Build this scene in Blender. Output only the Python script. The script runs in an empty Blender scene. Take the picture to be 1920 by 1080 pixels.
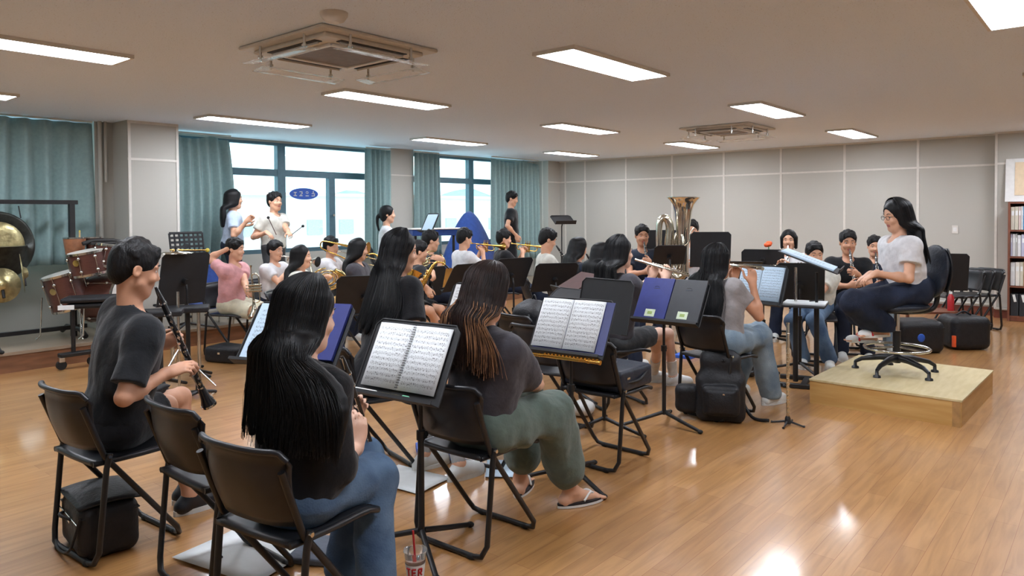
import bpy, math, random
import numpy as np
from mathutils import Vector, Matrix
random.seed(7); np.random.seed(7)
C = bpy.context.scene.collection
SC = bpy.context.scene
# ---------------------------------------------------------------- camera
FPX, YAW, PITCH, ROLL, CYP, CAMH = 1364.25, 0.869276, 0.0212491, 0.0066284, 430.39, 1.5
cy_, sy_ = math.cos(YAW), math.sin(YAW); cp_, sp_ = math.cos(PITCH), math.sin(PITCH)
FW = Vector((sy_*cp_, cy_*cp_, -sp_)); RT0 = Vector((cy_, -sy_, 0)); DN0 = FW.cross(RT0)
RT = RT0*math.cos(ROLL)+DN0*math.sin(ROLL); DN = -RT0*math.sin(ROLL)+DN0*math.cos(ROLL)
CAMP = Vector((0, 0, CAMH))
cd = bpy.data.cameras.new('camera'); cam = bpy.data.objects.new('camera', cd); C.objects.link(cam)
cam.matrix_world = Matrix(((RT.x, -DN.x, -FW.x, 0), (RT.y, -DN.y, -FW.y, 0), (RT.z, -DN.z, -FW.z, CAMH), (0, 0, 0, 1)))
cd.sensor_fit = 'HORIZONTAL'; cd.sensor_width = 36; cd.lens = 36*FPX/1920; cd.shift_y = -(540-CYP)/1920
cd.clip_start = 0.05; cd.clip_end = 500
SC.camera = cam
def D(x, y, d):                      # point of the room seen at a pixel, at a distance along the view
    return CAMP+(RT*((x-960)/FPX)+DN*((y-CYP)/FPX)+FW)*d
def at(x, y, z):                     # point seen at a pixel at height z
    v = RT*((x-960)/FPX)+DN*((y-CYP)/FPX)+FW
    return CAMP+v*((z-CAMH)/v.z)
# ---------------------------------------------------------------- world and exposure
def lin(*c):
    r = [(v/255/12.92 if v/255 <= .04045 else ((v/255+.055)/1.055)**2.4) for v in c]
    return (*r, 1)
w = bpy.data.worlds.new('world'); SC.world = w; w.use_nodes = True
nt = w.node_tree; bg = nt.nodes['Background']
tc = nt.nodes.new('ShaderNodeTexCoord'); sx = nt.nodes.new('ShaderNodeSeparateXYZ'); nt.links.new(tc.outputs['Generated'], sx.inputs[0])
cr = nt.nodes.new('ShaderNodeValToRGB'); nt.links.new(sx.outputs[2], cr.inputs[0])
cr.color_ramp.elements[0].position = 0.0; cr.color_ramp.elements[0].color = lin(205, 235, 245)
cr.color_ramp.elements[1].position = .25; cr.color_ramp.elements[1].color = lin(245, 252, 255)
nt.links.new(cr.outputs[0], bg.inputs[0]); bg.inputs[1].default_value = 3.0
SC.view_settings.view_transform = 'Standard'; SC.view_settings.look = 'None'
SC.view_settings.exposure = 0.16; SC.view_settings.gamma = 1.0; SC.view_settings.use_curve_mapping = False
LIGHT_E = 30.0
# ---------------------------------------------------------------- materials
def mat(name, col, rough=.5, metal=0, noise=0, nscale=20, bump=0, bscale=60, coat=0, spec=.5, stretch=(1, 1, 1), col2=None, sheen=0, trans=0, alpha=1):
    m = bpy.data.materials.new(name); m.use_nodes = True
    n = m.node_tree.nodes; l = m.node_tree.links; b = n['Principled BSDF']
    b.inputs['Base Color'].default_value = col; b.inputs['Roughness'].default_value = rough
    b.inputs['Metallic'].default_value = metal; b.inputs['Specular IOR Level'].default_value = spec
    b.inputs['Coat Weight'].default_value = coat; b.inputs['Sheen Weight'].default_value = sheen
    b.inputs['Transmission Weight'].default_value = trans; b.inputs['Alpha'].default_value = alpha
    tc = n.new('ShaderNodeTexCoord'); mp = n.new('ShaderNodeMapping'); l.new(tc.outputs['Object'], mp.inputs[0])
    mp.inputs['Scale'].default_value = stretch
    if noise or col2:
        nz = n.new('ShaderNodeTexNoise'); nz.inputs['Scale'].default_value = nscale; nz.inputs['Detail'].default_value = 4
        l.new(mp.outputs[0], nz.inputs['Vector'])
        r = n.new('ShaderNodeValToRGB'); l.new(nz.outputs[0], r.inputs[0])
        c2 = col2 or tuple(min(1, c*(1+noise)) for c in col[:3])+(1,)
        c1 = col if col2 else tuple(c*(1-noise) for c in col[:3])+(1,)
        r.color_ramp.elements[0].position = .35; r.color_ramp.elements[0].color = c1
        r.color_ramp.elements[1].position = .65; r.color_ramp.elements[1].color = c2
        l.new(r.outputs[0], b.inputs['Base Color'])
    if bump:
        nb = n.new('ShaderNodeTexNoise'); nb.inputs['Scale'].default_value = bscale; nb.inputs['Detail'].default_value = 3
        l.new(mp.outputs[0], nb.inputs['Vector'])
        bp = n.new('ShaderNodeBump'); bp.inputs['Strength'].default_value = bump; bp.inputs['Distance'].default_value = .01
        l.new(nb.outputs[0], bp.inputs['Height']); l.new(bp.outputs[0], b.inputs['Normal'])
    return m
M = {}
M['black_plastic'] = mat('black_plastic', lin(30, 31, 35), .38, noise=.15, bump=.04, bscale=300)
M['black_metal'] = mat('black_metal', lin(24, 24, 26), .42, noise=.1)
M['black_stand'] = mat('black_stand', lin(25, 26, 29), .6, noise=.1)
M['rubber'] = mat('rubber', lin(18, 18, 18), .7, noise=.1)
M['chrome'] = mat('chrome', lin(215, 215, 212), .16, 1, noise=.05)
M['silver'] = mat('silver', lin(225, 220, 205), .14, 1, noise=.06, nscale=8)
M['brass'] = mat('brass', lin(222, 180, 95), .18, 1, noise=.08, nscale=8)
M['palebrass'] = mat('pale_brass', lin(225, 205, 150), .18, 1, noise=.08, nscale=8)
M['ebony'] = mat('ebony', lin(20, 20, 22), .28, noise=.2, coat=.4)
M['skin'] = mat('skin', lin(214, 164, 134), .5, noise=.06, nscale=14, bump=.05, bscale=250)
M['skin2'] = mat('skin_tan', lin(196, 144, 114), .5, noise=.06, nscale=14, bump=.05, bscale=250)
M['skin3'] = mat('skin_light', lin(226, 184, 160), .5, noise=.05, nscale=14, bump=.05, bscale=250)
for k_ in ('skin', 'skin2', 'skin3'):
    b_ = M[k_].node_tree.nodes['Principled BSDF']; b_.inputs['Subsurface Weight'].default_value = .0
M['lips'] = mat('lips', lin(178, 102, 92), .4, noise=.05)
M['eye_white'] = mat('eye_white', lin(196, 188, 182), .5, noise=.02)
M['iris'] = mat('iris', lin(35, 24, 18), .15, noise=.1)
M['hair'] = mat('hair', lin(13, 13, 15), .55, noise=.3, nscale=90, bump=.12, bscale=160, stretch=(1, 1, .03), spec=.28)
M['strand'] = mat('hair_strand', lin(16, 16, 19), .42, noise=.3, nscale=30, spec=.4)
M['hair_short'] = mat('hair_short', lin(14, 13, 14), .55, noise=.3, nscale=60, bump=.6, bscale=110, stretch=(1, 1, .3), spec=.3)
M['hair_gold'] = mat('hair_highlight', lin(146, 106, 76), .5, noise=.35, nscale=12, spec=.3)
M['hair_brown'] = mat('hair_brown', lin(34, 26, 25), .55, noise=.3, nscale=90, bump=.12, bscale=160, stretch=(1, 1, .03), spec=.28)
M['strand_brown'] = mat('hair_strand_brown', lin(52, 38, 35), .45, noise=.5, nscale=14, spec=.35)
def cloth(name, *c, b=.35, sc=35): return mat(name, lin(*c), .85, noise=.1, nscale=18, bump=b, bscale=sc, sheen=.15, spec=.25)
M['tee_black'] = cloth('tee_black', 21, 23, 27)
M['tee_black2'] = cloth('top_black', 17, 17, 21)
M['tee_char'] = cloth('tee_charcoal', 62, 60, 66)
M['tee_white'] = cloth('tee_white', 214, 214, 216)
M['tee_white2'] = cloth('tee_offwhite', 206, 206, 196)
M['tee_grey'] = cloth('tee_grey', 140, 135, 135)
M['tee_pink'] = cloth('tee_pink', 206, 152, 154)
M['tee_blue'] = cloth('tee_light_blue', 176, 192, 214)
M['tee_navy'] = cloth('tee_navy', 38, 46, 62)
M['tee_slate'] = cloth('tee_slate', 92, 98, 110)
M['shorts_black'] = cloth('shorts_black', 18, 18, 22)
M['shorts_grey'] = cloth('shorts_grey', 58, 60, 62)
M['shorts_beige'] = cloth('shorts_beige', 208, 204, 180)
M['cargo'] = cloth('cargo_green', 92, 106, 98, b=.6, sc=20)
def jeans(name, a, b2): return mat(name, lin(*a), .8, nscale=5, col2=lin(*b2), bump=.3, bscale=140, spec=.3)
M['jeans'] = jeans('denim_blue', (58, 80, 108), (98, 122, 148))
M['jeans_light'] = jeans('denim_light', (96, 116, 134), (142, 160, 172))
M['jeans_dark'] = jeans('denim_navy', (24, 31, 47), (35, 45, 66))
M['white_rubber'] = mat('white_rubber', lin(215, 218, 216), .5, noise=.04)
M['sock'] = cloth('sock', 215, 213, 208)
M['sockgrey'] = cloth('sock_grey', 160, 162, 162)
M['sandal_dark'] = mat('sandal_dark', lin(28, 28, 34), .6, noise=.1)
M['paper'] = mat('paper', lin(228, 232, 232), .7, noise=.02)
M['paper_blue'] = mat('paper_bluish', lin(196, 216, 232), .7, noise=.02)
M['navy_folder'] = mat('navy_folder', lin(30, 42, 112), .45, noise=.06)
M['black_folder'] = mat('black_folder', lin(42, 45, 50), .5, noise=.08)
M['sticker'] = mat('sticker', lin(205, 218, 190), .5, noise=.05)
M['yellow'] = mat('yellow', lin(214, 196, 70), .4, noise=.05)
M['green'] = mat('green', lin(110, 190, 150), .4, noise=.05)
M['red'] = mat('red', lin(178, 32, 38), .35, noise=.05)
M['orange'] = mat('orange', lin(232, 92, 42), .6, noise=.1)
M['blue'] = mat('blue', lin(40, 90, 190), .5, noise=.05)
M['white'] = mat('white', lin(225, 225, 222), .5, noise=.03)
M['nylon'] = mat('nylon_black', lin(24, 25, 29), .55, noise=.2, bump=.3, bscale=60, spec=.4)
M['nylon_blue'] = mat('nylon_slate', lin(36, 42, 54), .5, noise=.15, bump=.3, bscale=40, spec=.4)
M['drumwood'] = mat('drumwood', lin(88, 52, 44), .3, noise=.15, coat=.3, stretch=(1, 1, 8))
M['drumhead'] = mat('drumhead', lin(215, 213, 205), .5, noise=.04)
M['gold_gong'] = mat('gong_bronze', lin(176, 164, 120), .32, .8, noise=.3, nscale=14, bump=.3, bscale=30)
M['gong_dark'] = mat('gong_dark', lin(52, 54, 50), .4, .6, noise=.3, nscale=20)
M['bluecloth'] = cloth('blue_cloth', 46, 74, 138, b=.5, sc=8)
M['pale_plastic'] = mat('pale_plastic', lin(206, 198, 186), .45, noise=.04)
M['clearish'] = mat('clear_acrylic', lin(225, 228, 228), .08, noise=.02, trans=.85, spec=.6)
M['acrylic'] = mat('thin_acrylic', lin(232, 232, 228), .12, noise=.02, alpha=.32)
M['acgrille'] = mat('ac_grille', lin(122, 108, 98), .6, noise=.1, bump=.3, bscale=200)
M['dark'] = mat('dark_slot', lin(40, 38, 38), .6, noise=.1)
M['shelfwood'] = mat('shelf_wood', lin(122, 72, 52), .45, noise=.2, nscale=8, stretch=(1, 1, .1), bump=.05)
M['shelfback'] = mat('shelf_back', lin(70, 34, 30), .6, noise=.1)
M['ply'] = mat('plywood', lin(196, 178, 132), .5, nscale=4, col2=lin(208, 192, 150), stretch=(1, 6, 1), bump=.03)
def pine():
    m = mat('pine_board', lin(190, 146, 82), .45, nscale=3, col2=lin(206, 168, 106), stretch=(.6, .6, 6), bump=.04)
    n = m.node_tree.nodes; l = m.node_tree.links; b = n['Principled BSDF']
    src = b.inputs['Base Color'].links[0].from_socket
    tc = n.new('ShaderNodeTexCoord'); v = n.new('ShaderNodeTexVoronoi'); v.inputs['Scale'].default_value = 5.5; l.new(tc.outputs['Object'], v.inputs[0])
    r = n.new('ShaderNodeValToRGB'); l.new(v.outputs['Distance'], r.inputs[0])
    r.color_ramp.elements[0].position = .05; r.color_ramp.elements[0].color = (1, 1, 1, 1); r.color_ramp.elements[1].position = .11; r.color_ramp.elements[1].color = (0, 0, 0, 1)
    mx = n.new('ShaderNodeMix'); mx.data_type = 'RGBA'; l.new(r.outputs[0], mx.inputs[0]); l.new(src, mx.inputs[6]); mx.inputs[7].default_value = lin(104, 62, 34)
    l.new(mx.outputs[2], b.inputs['Base Color']); return m
M['pine'] = pine()
M['frame_teal'] = mat('window_frame_metal', lin(84, 112, 124), .4, .3, noise=.06)
M['wallpaper'] = mat('wall_fabric', lin(180, 178, 170), .85, noise=.035, nscale=260, bump=.15, bscale=500)
M['trim_white'] = mat('trim_white', lin(212, 208, 200), .6, noise=.03)
M['baseboard'] = mat('baseboard_wood', lin(112, 58, 42), .4, noise=.15)
M['curtain'] = mat('curtain_cloth', lin(136, 161, 160), .9, noise=.05, nscale=30, bump=.2, bscale=200, spec=.2, sheen=.2)
M['curtain'].node_tree.nodes['Principled BSDF'].inputs['Transmission Weight'].default_value = 0
def glassm():
    m = bpy.data.materials.new('window_glass'); m.use_nodes = True; n = m.node_tree.nodes; l = m.node_tree.links
    for x in list(n): n.remove(x)
    o = n.new('ShaderNodeOutputMaterial'); t = n.new('ShaderNodeBsdfTransparent'); g = n.new('ShaderNodeBsdfGlossy'); mx = n.new('ShaderNodeMixShader')
    t.inputs[0].default_value = (.9, .97, .97, 1); g.inputs[1].default_value = .03; mx.inputs[0].default_value = .06
    l.new(t.outputs[0], mx.inputs[1]); l.new(g.outputs[0], mx.inputs[2]); l.new(mx.outputs[0], o.inputs[0]); return m
M['glass'] = glassm()
def frosted():
    m = bpy.data.materials.new('frosted_glass'); m.use_nodes = True; n = m.node_tree.nodes; l = m.node_tree.links
    for x in list(n): n.remove(x)
    o = n.new('ShaderNodeOutputMaterial'); t = n.new('ShaderNodeBsdfTransparent'); g = n.new('ShaderNodeBsdfTranslucent'); mx = n.new('ShaderNodeMixShader')
    t.inputs[0].default_value = (.85, .95, .97, 1); g.inputs[0].default_value = (.8, .92, .95, 1); mx.inputs[0].default_value = .3
    l.new(t.outputs[0], mx.inputs[1]); l.new(g.outputs[0], mx.inputs[2]); l.new(mx.outputs[0], o.inputs[0]); return m
M['frosted'] = frosted()
def emis(name, col, e):
    m = bpy.data.materials.new(name); m.use_nodes = True; n = m.node_tree.nodes; b = n['Principled BSDF']
    b.inputs['Base Color'].default_value = (.8, .8, .8, 1); b.inputs['Emission Color'].default_value = col; b.inputs['Emission Strength'].default_value = e
    nz = n.new('ShaderNodeTexNoise'); nz.inputs['Scale'].default_value = 2; bp = n.new('ShaderNodeBump'); bp.inputs['Strength'].default_value = .01
    m.node_tree.links.new(nz.outputs[0], bp.inputs['Height']); m.node_tree.links.new(bp.outputs[0], b.inputs['Normal']); return m
M['lamp'] = emis('lamp_diffuser', (.925, .975, 1.075, 1), LIGHT_E)
def ceilm():
    m = mat('ceiling_tile', lin(222, 232, 244), .85, noise=.02)
    n = m.node_tree.nodes; l = m.node_tree.links; b = n['Principled BSDF']
    tc = n.new('ShaderNodeTexCoord')
    v = n.new('ShaderNodeTexNoise'); v.inputs['Scale'].default_value = 95; v.inputs['Detail'].default_value = 1; l.new(tc.outputs['Object'], v.inputs[0])
    r = n.new('ShaderNodeValToRGB'); l.new(v.outputs[0], r.inputs[0])
    r.color_ramp.elements[0].position = .24; r.color_ramp.elements[0].color = lin(176, 174, 170); r.color_ramp.elements[1].position = .33; r.color_ramp.elements[1].color = lin(224, 234, 247)
    l.new(r.outputs[0], b.inputs['Base Color'])
    bp = n.new('ShaderNodeBump'); bp.inputs['Strength'].default_value = .3; bp.inputs['Distance'].default_value = .01
    l.new(v.outputs[0], bp.inputs['Height']); l.new(bp.outputs[0], b.inputs['Normal']); return m
M['ceiling'] = ceilm()
def floorm():
    m = mat('laminate_floor', lin(184, 122, 70), .3)
    n = m.node_tree.nodes; l = m.node_tree.links; b = n['Principled BSDF']
    tc = n.new('ShaderNodeTexCoord'); br = n.new('ShaderNodeTexBrick'); l.new(tc.outputs['Object'], br.inputs[0])
    br.inputs['Scale'].default_value = 1; br.inputs['Brick Width'].default_value = .9; br.inputs['Row Height'].default_value = .095
    br.inputs['Mortar Size'].default_value = .0012; br.inputs['Color1'].default_value = lin(172, 124, 72); br.inputs['Color2'].default_value = lin(188, 141, 88)
    br.inputs['Mortar'].default_value = lin(150, 92, 48); br.inputs['Mortar Smooth'].default_value = .3; br.offset = .37
    mp = n.new('ShaderNodeMapping'); mp.inputs['Scale'].default_value = (.8, 9, 1); l.new(tc.outputs['Object'], mp.inputs[0])
    nz = n.new('ShaderNodeTexNoise'); nz.inputs['Scale'].default_value = 3.2; nz.inputs['Detail'].default_value = 6; nz.inputs['Distortion'].default_value = .8; l.new(mp.outputs[0], nz.inputs[0])
    r = n.new('ShaderNodeValToRGB'); l.new(nz.outputs[0], r.inputs[0]); r.color_ramp.elements[0].position = .3; r.color_ramp.elements[0].color = (.72, .66, .6, 1)
    r.color_ramp.elements[1].position = .62; r.color_ramp.elements[1].color = (1.05, 1.05, 1.05, 1)
    mx = n.new('ShaderNodeMix'); mx.data_type = 'RGBA'; mx.blend_type = 'MULTIPLY'; mx.inputs[0].default_value = .75
    l.new(br.outputs[0], mx.inputs[6]); l.new(r.outputs[0], mx.inputs[7]); l.new(mx.outputs[2], b.inputs['Base Color'])
    b.inputs['Coat Weight'].default_value = .85; b.inputs['Coat Roughness'].default_value = .12; b.inputs['Roughness'].default_value = .38
    n2 = n.new('ShaderNodeTexNoise'); n2.inputs['Scale'].default_value = 6; l.new(tc.outputs['Object'], n2.inputs[0])
    bp = n.new('ShaderNodeBump'); bp.inputs['Strength'].default_value = .06; bp.inputs['Distance'].default_value = .01; l.new(n2.outputs[0], bp.inputs['Height']); l.new(bp.outputs[0], b.inputs['Normal']); l.new(bp.outputs[0], b.inputs['Coat Normal'])
    return m
M['floor'] = floorm()
M['stagefloor'] = mat('stage_top', lin(150, 132, 112), .35, noise=.06, nscale=5, stretch=(1, 6, 1), coat=.3)
M['stagefront'] = mat('stage_front', lin(128, 88, 62), .4, noise=.18, nscale=4, stretch=(1, 1, 6), coat=.2)
def scorem(name, base, inkc, staves=.024, seed=0):
    # printed music: staff lines across the page, scattered notes on them (page lies in its own XY plane)
    m = mat(name, base, .7, noise=.0)
    n = m.node_tree.nodes; l = m.node_tree.links; b = n['Principled BSDF']
    def mth(op, a, c=None):
        q = n.new('ShaderNodeMath'); q.operation = op
        for i, v in enumerate((a, c)):
            if v is None: continue
            if isinstance(v, (int, float)): q.inputs[i].default_value = v
            else: l.new(v, q.inputs[i])
        return q.outputs[0]
    tc = n.new('ShaderNodeTexCoord'); s = n.new('ShaderNodeSeparateXYZ'); l.new(tc.outputs['Object'], s.inputs[0])
    y = mth('ADD', s.outputs[1], 5.0); fr = mth('FRACT', mth('DIVIDE', y, staves))
    band = mth('MULTIPLY', mth('GREATER_THAN', fr, .28), mth('LESS_THAN', fr, .72))
    ln = mth('MULTIPLY', mth('LESS_THAN', mth('FRACT', mth('MULTIPLY', fr, 11.4)), .3), band)
    nz = n.new('ShaderNodeTexNoise'); mp = n.new('ShaderNodeMapping'); mp.inputs['Scale'].default_value = (190, 130, 1); mp.inputs['Location'].default_value = (seed, seed, 0)
    l.new(tc.outputs['Object'], mp.inputs[0]); l.new(mp.outputs[0], nz.inputs[0]); nz.inputs['Scale'].default_value = 1; nz.inputs['Detail'].default_value = 1
    nb = mth('MULTIPLY', mth('GREATER_THAN', fr, .12), mth('LESS_THAN', fr, .88))
    no = mth('MULTIPLY', mth('GREATER_THAN', nz.outputs[0], .6), nb)
    mg = mth('LESS_THAN', mth('ABSOLUTE', s.outputs[0]), .094); mg2 = mth('LESS_THAN', mth('ABSOLUTE', s.outputs[1]), .133)
    ink = mth('MULTIPLY', mth('MULTIPLY', mth('MAXIMUM', mth('MULTIPLY', ln, .6), mth('MULTIPLY', no, .85)), mg), mg2)
    mx = n.new('ShaderNodeMix'); mx.data_type = 'RGBA'; l.new(ink, mx.inputs[0]); mx.inputs[6].default_value = base; mx.inputs[7].default_value = inkc
    l.new(mx.outputs[2], b.inputs['Base Color']); return m
M['score'] = scorem('printed_score', lin(226, 230, 232), lin(70, 72, 76))
M['score2'] = scorem('printed_score_bluish', lin(190, 212, 230), lin(80, 96, 112), seed=3)
# ---------------------------------------------------------------- mesh helpers
def link(name, me, parent=None):
    o = bpy.data.objects.new(name, me); C.objects.link(o)
    if parent: o.parent = parent
    return o
def tag(o, label=None, cat=None, group=None, kind=None):
    if label: o['label'] = label
    if cat: o['category'] = cat
    if group: o['group'] = group
    if kind: o['kind'] = kind
    return o
def empty(name, loc, heading=0):
    o = bpy.data.objects.new(name, None); C.objects.link(o); o.empty_display_size = .1
    o.location = loc; o.rotation_euler = (0, 0, math.radians(heading)); return o
def V(*a): return Vector(a)
def frame(n):
    n = n.normalized(); a = V(0, 0, 1) if abs(n.z) < .9 else V(1, 0, 0)
    u = n.cross(a).normalized(); return u, n.cross(u)
class MB:
    def __init__(s): s.v = []; s.f = []; s.sm = []
    def add(s, vs, fs, smooth=False):
        o = len(s.v); s.v += [tuple(v) for v in vs]; s.f += [tuple(i+o for i in f) for f in fs]; s.sm += [smooth]*len(fs); return s
    def box(s, c, size, R=None):
        c = Vector(c); h = Vector(size)/2; vs = []
        for x in (-1, 1):
            for y in (-1, 1):
                for z in (-1, 1):
                    p = V(x*h.x, y*h.y, z*h.z); vs.append(c+(R @ p if R else p))
        return s.add(vs, [(0, 1, 3, 2), (4, 6, 7, 5), (0, 4, 5, 1), (2, 3, 7, 6), (0, 2, 6, 4), (1, 5, 7, 3)])
    def tube(s, pts, r, n=10, cap=True):
        pts = [Vector(p) for p in pts]; N = len(pts); rs = r if isinstance(r, (list, tuple)) else [r]*N
        rings = []; u = None
        for i, p in enumerate(pts):
            t = (pts[min(i+1, N-1)]-pts[max(i-1, 0)])
            if t.length < 1e-9: t = V(0, 0, 1)
            t.normalize()
            if u is None: u, _ = frame(t)
            u = (u-t*u.dot(t)).normalized(); w_ = t.cross(u)
            rings.append([p+(u*math.cos(2*math.pi*k/n)+w_*math.sin(2*math.pi*k/n))*rs[i] for k in range(n)])
        vs = [q for rg in rings for q in rg]
        fs = [(i*n+k, i*n+(k+1) % n, (i+1)*n+(k+1) % n, (i+1)*n+k) for i in range(N-1) for k in range(n)]
        s.add(vs, fs, True)
        if cap:
            s.add(rings[0], [tuple(range(n))[::-1]]); s.add(rings[-1], [tuple(range(n))])
        return s
    def cyl(s, a, b, r, n=16, r2=None): return s.tube([a, b], [r, r2 if r2 is not None else r], n)
    def ell(s, c, r, R=None, nu=14, nv=9):
        c = Vector(c); vs = []; r = Vector(r)
        for j in range(nv+1):
            th = math.pi*j/nv
            for i in range(nu):
                ph = 2*math.pi*i/nu; p = V(math.sin(th)*math.cos(ph)*r.x, math.sin(th)*math.sin(ph)*r.y, math.cos(th)*r.z)
                vs.append(c+(R @ p if R else p))
        fs = [(j*nu+i, (j+1)*nu+i, (j+1)*nu+(i+1) % nu, j*nu+(i+1) % nu) for j in range(nv) for i in range(nu)]
        return s.add(vs, fs, True)
    def shell(s, fn, nu, nv, t, smooth=True):      # a curved sheet of thickness t
        P = [[Vector(fn(i/nu, j/nv)) for j in range(nv+1)] for i in range(nu+1)]
        top = []; bot = []
        for i in range(nu+1):
            for j in range(nv+1):
                du = P[min(i+1, nu)][j]-P[max(i-1, 0)][j]; dv = P[i][min(j+1, nv)]-P[i][max(j-1, 0)]
                n = du.cross(dv); n = n.normalized() if n.length > 1e-12 else V(0, 0, 1)
                top.append(P[i][j]+n*t/2); bot.append(P[i][j]-n*t/2)
        W = nv+1; K = len(top); ix = lambda i, j: i*W+j
        fs = []
        for i in range(nu):
            for j in range(nv):
                fs.append((ix(i, j), ix(i+1, j), ix(i+1, j+1), ix(i, j+1))); fs.append((K+ix(i, j), K+ix(i, j+1), K+ix(i+1, j+1), K+ix(i+1, j)))
        for i in range(nu):
            fs.append((ix(i, 0), K+ix(i, 0), K+ix(i+1, 0), ix(i+1, 0))); fs.append((ix(i, nv), ix(i+1, nv), K+ix(i+1, nv), K+ix(i, nv)))
        for j in range(nv):
            fs.append((ix(0, j), ix(0, j+1), K+ix(0, j+1), K+ix(0, j))); fs.append((ix(nu, j), K+ix(nu, j), K+ix(nu, j+1), ix(nu, j+1)))
        return s.add(top+bot, fs, smooth)
    def prism(s, poly, d):                       # polygon (3D points) pushed along d
        n = len(poly); a = [Vector(p) for p in poly]; b = [p+Vector(d) for p in a]
        return s.add(a+b, [tuple(range(n))[::-1], tuple(range(n, 2*n))]+[(i, (i+1) % n, n+(i+1) % n, n+i) for i in range(n)])
    def xf(s, Mx): s.v = [tuple(Mx @ Vector(v)) for v in s.v]; return s
    def build(s, name, m, parent=None, bev=0, off=None):
        me = bpy.data.meshes.new(name)
        vs = s.v if off is None else [(v[0]-off[0], v[1]-off[1], v[2]-off[2]) for v in s.v]
        me.from_pydata(vs, [], s.f); me.materials.append(m if not isinstance(m, str) else M[m])
        me.polygons.foreach_set('use_smooth', s.sm); me.update()
        o = link(name, me, parent)
        if bev:
            b = o.modifiers.new('bevel', 'BEVEL'); b.width = bev; b.segments = 2; b.limit_method = 'ANGLE'
        return o
def spline(pts, k=6):
    pts = [Vector(p) for p in pts]; out = []
    P = [pts[0]]+pts+[pts[-1]]
    for i in range(1, len(P)-2):
        a, b, c, d = P[i-1], P[i], P[i+1], P[i+2]
        for j in range(k):
            t = j/k; out.append(.5*((2*b)+(c-a)*t+(2*a-5*b+4*c-d)*t*t+(3*b-a-3*c+d)*t**3))
    out.append(pts[-1]); return out
def copy_tree(o, parent=None):
    c = o.copy(); C.objects.link(c)
    if parent: c.parent = parent
    for ch in list(o.children): copy_tree(ch, c)
    return c
# ---------------------------------------------------------------- the room
XW, YW, HC = 12.4, 9.55, 2.6
X0, Y0 = -1.6, -2.6
def st(o): o['kind'] = 'structure'; return o
st(MB().box(((X0+XW)/2, (Y0+YW)/2, -.05), (XW-X0+.4, YW-Y0+.4, .1)).build('floor', 'floor'))
st(MB().box(((X0+XW)/2, (Y0+YW)/2, HC+.06), (XW-X0+.4, YW-Y0+.4, .12)).build('ceiling', 'ceiling'))
st(MB().box((XW+.1, (Y0+YW)/2, HC/2), (.2, YW-Y0+.4, HC)).box((XW-.1, (Y0+1.42)/2, HC/2), (.2, 1.42-Y0, HC)).build('wall_right', 'wallpaper'))
st(MB().box(((X0+XW)/2, Y0-.1, HC/2), (XW-X0+.4, .2, HC)).build('wall_back', 'wallpaper'))
st(MB().box((X0-.1, (Y0+YW)/2, HC/2), (.2, YW-Y0, HC)).build('wall_left', 'wallpaper'))
# window wall with three openings
ZS, ZT = .95, 2.57
ops = [(-1.0, 3.15), (4.2, 7.95), (8.35, 11.6)]
mw = MB().box(((X0+XW)/2, YW+.1, ZS/2), (XW-X0+.4, .2, ZS)).box(((X0+XW)/2, YW+.1, (ZT+HC)/2), (XW-X0+.4, .2, HC-ZT))
ed = [X0-.2]+[e for o_ in ops for e in o_]+[XW+.2]
for a, b in zip(ed[0::2], ed[1::2]): mw.box(((a+b)/2, YW+.1, (ZS+ZT)/2), (b-a, .2, ZT-ZS))

st(mw.build('wall_window', 'wallpaper'))
for c_, d_ in (((3.81, 9.125), (.58, .85)), ((8.14, 9.42), (.5, .3)), ((12.2, 9.35), (.4, .4)), ((3.42, 9.35), (.2, .5))): st(MB().box((*c_, HC/2), (*d_, HC)).build('wall_column', 'wallpaper'))
# panel seams: white cover strips standing a few millimetres proud of the wall
tr = MB()
for y in (9.0, 8.5, 7.53, 6.53, 5.51, 4.49, 3.47, 2.42): tr.box((XW-.004, y, HC/2), (.008, .035, HC))
tr.box((XW-.004, 5.4, 2.16), (.009, 7.95, .028)).box((XW-.2-.004, (Y0+1.42)/2, 2.16), (.009, 1.42-Y0, .028)).box((XW-.203, 1.405, HC/2), (.008, .03, HC))
tr.box((XW-.004, 5.4, HC-.012), (.02, 7.95, .024)).box((XW-.204, (Y0+1.42)/2, HC-.012), (.02, 1.42-Y0, .024))
st(tr.build('trim_1', 'trim_white'))
tr = MB().box((3.81, 8.698, 2.16), (.58, .008, .028)).box((3.54, 8.698, HC/2), (.03, .012, HC)).box((4.09, 8.698, HC/2), (.03, .012, HC)).box((3.81, 8.698, HC-.015), (.58, .01, .03)).box((8.14, 9.268, 2.16), (.5, .008, .02))
tr.box((12.2, 9.148, 2.16), (.4, .008, .028)).box((12.0, 9.3, HC/2), (.01, .03, HC))
st(tr.build('trim_2', 'trim_white'))
tr = MB().cyl((3.36, 9.05, .3), (3.36, 9.05, 2.6), .022).cyl((3.42, 9.05, 1.9), (3.42, 9.05, 2.6), .016); st(tr.build('trim_3', 'wallpaper'))
st(MB().box((XW-.01, 5.5, .06), (.02, 8.1, .12)).box((XW-.21, (Y0+1.42)/2, .06), (.02, 1.42-Y0, .12)).build('baseboard_right', 'baseboard'))
st(MB().cyl((XW-.05, 1.45, .16), (XW-.05, 9.1, .16), .02).cyl((XW-.24, 1.4, .13), (XW-.24, .5, .13), .018).build('trim_4', 'wallpaper'))
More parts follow.
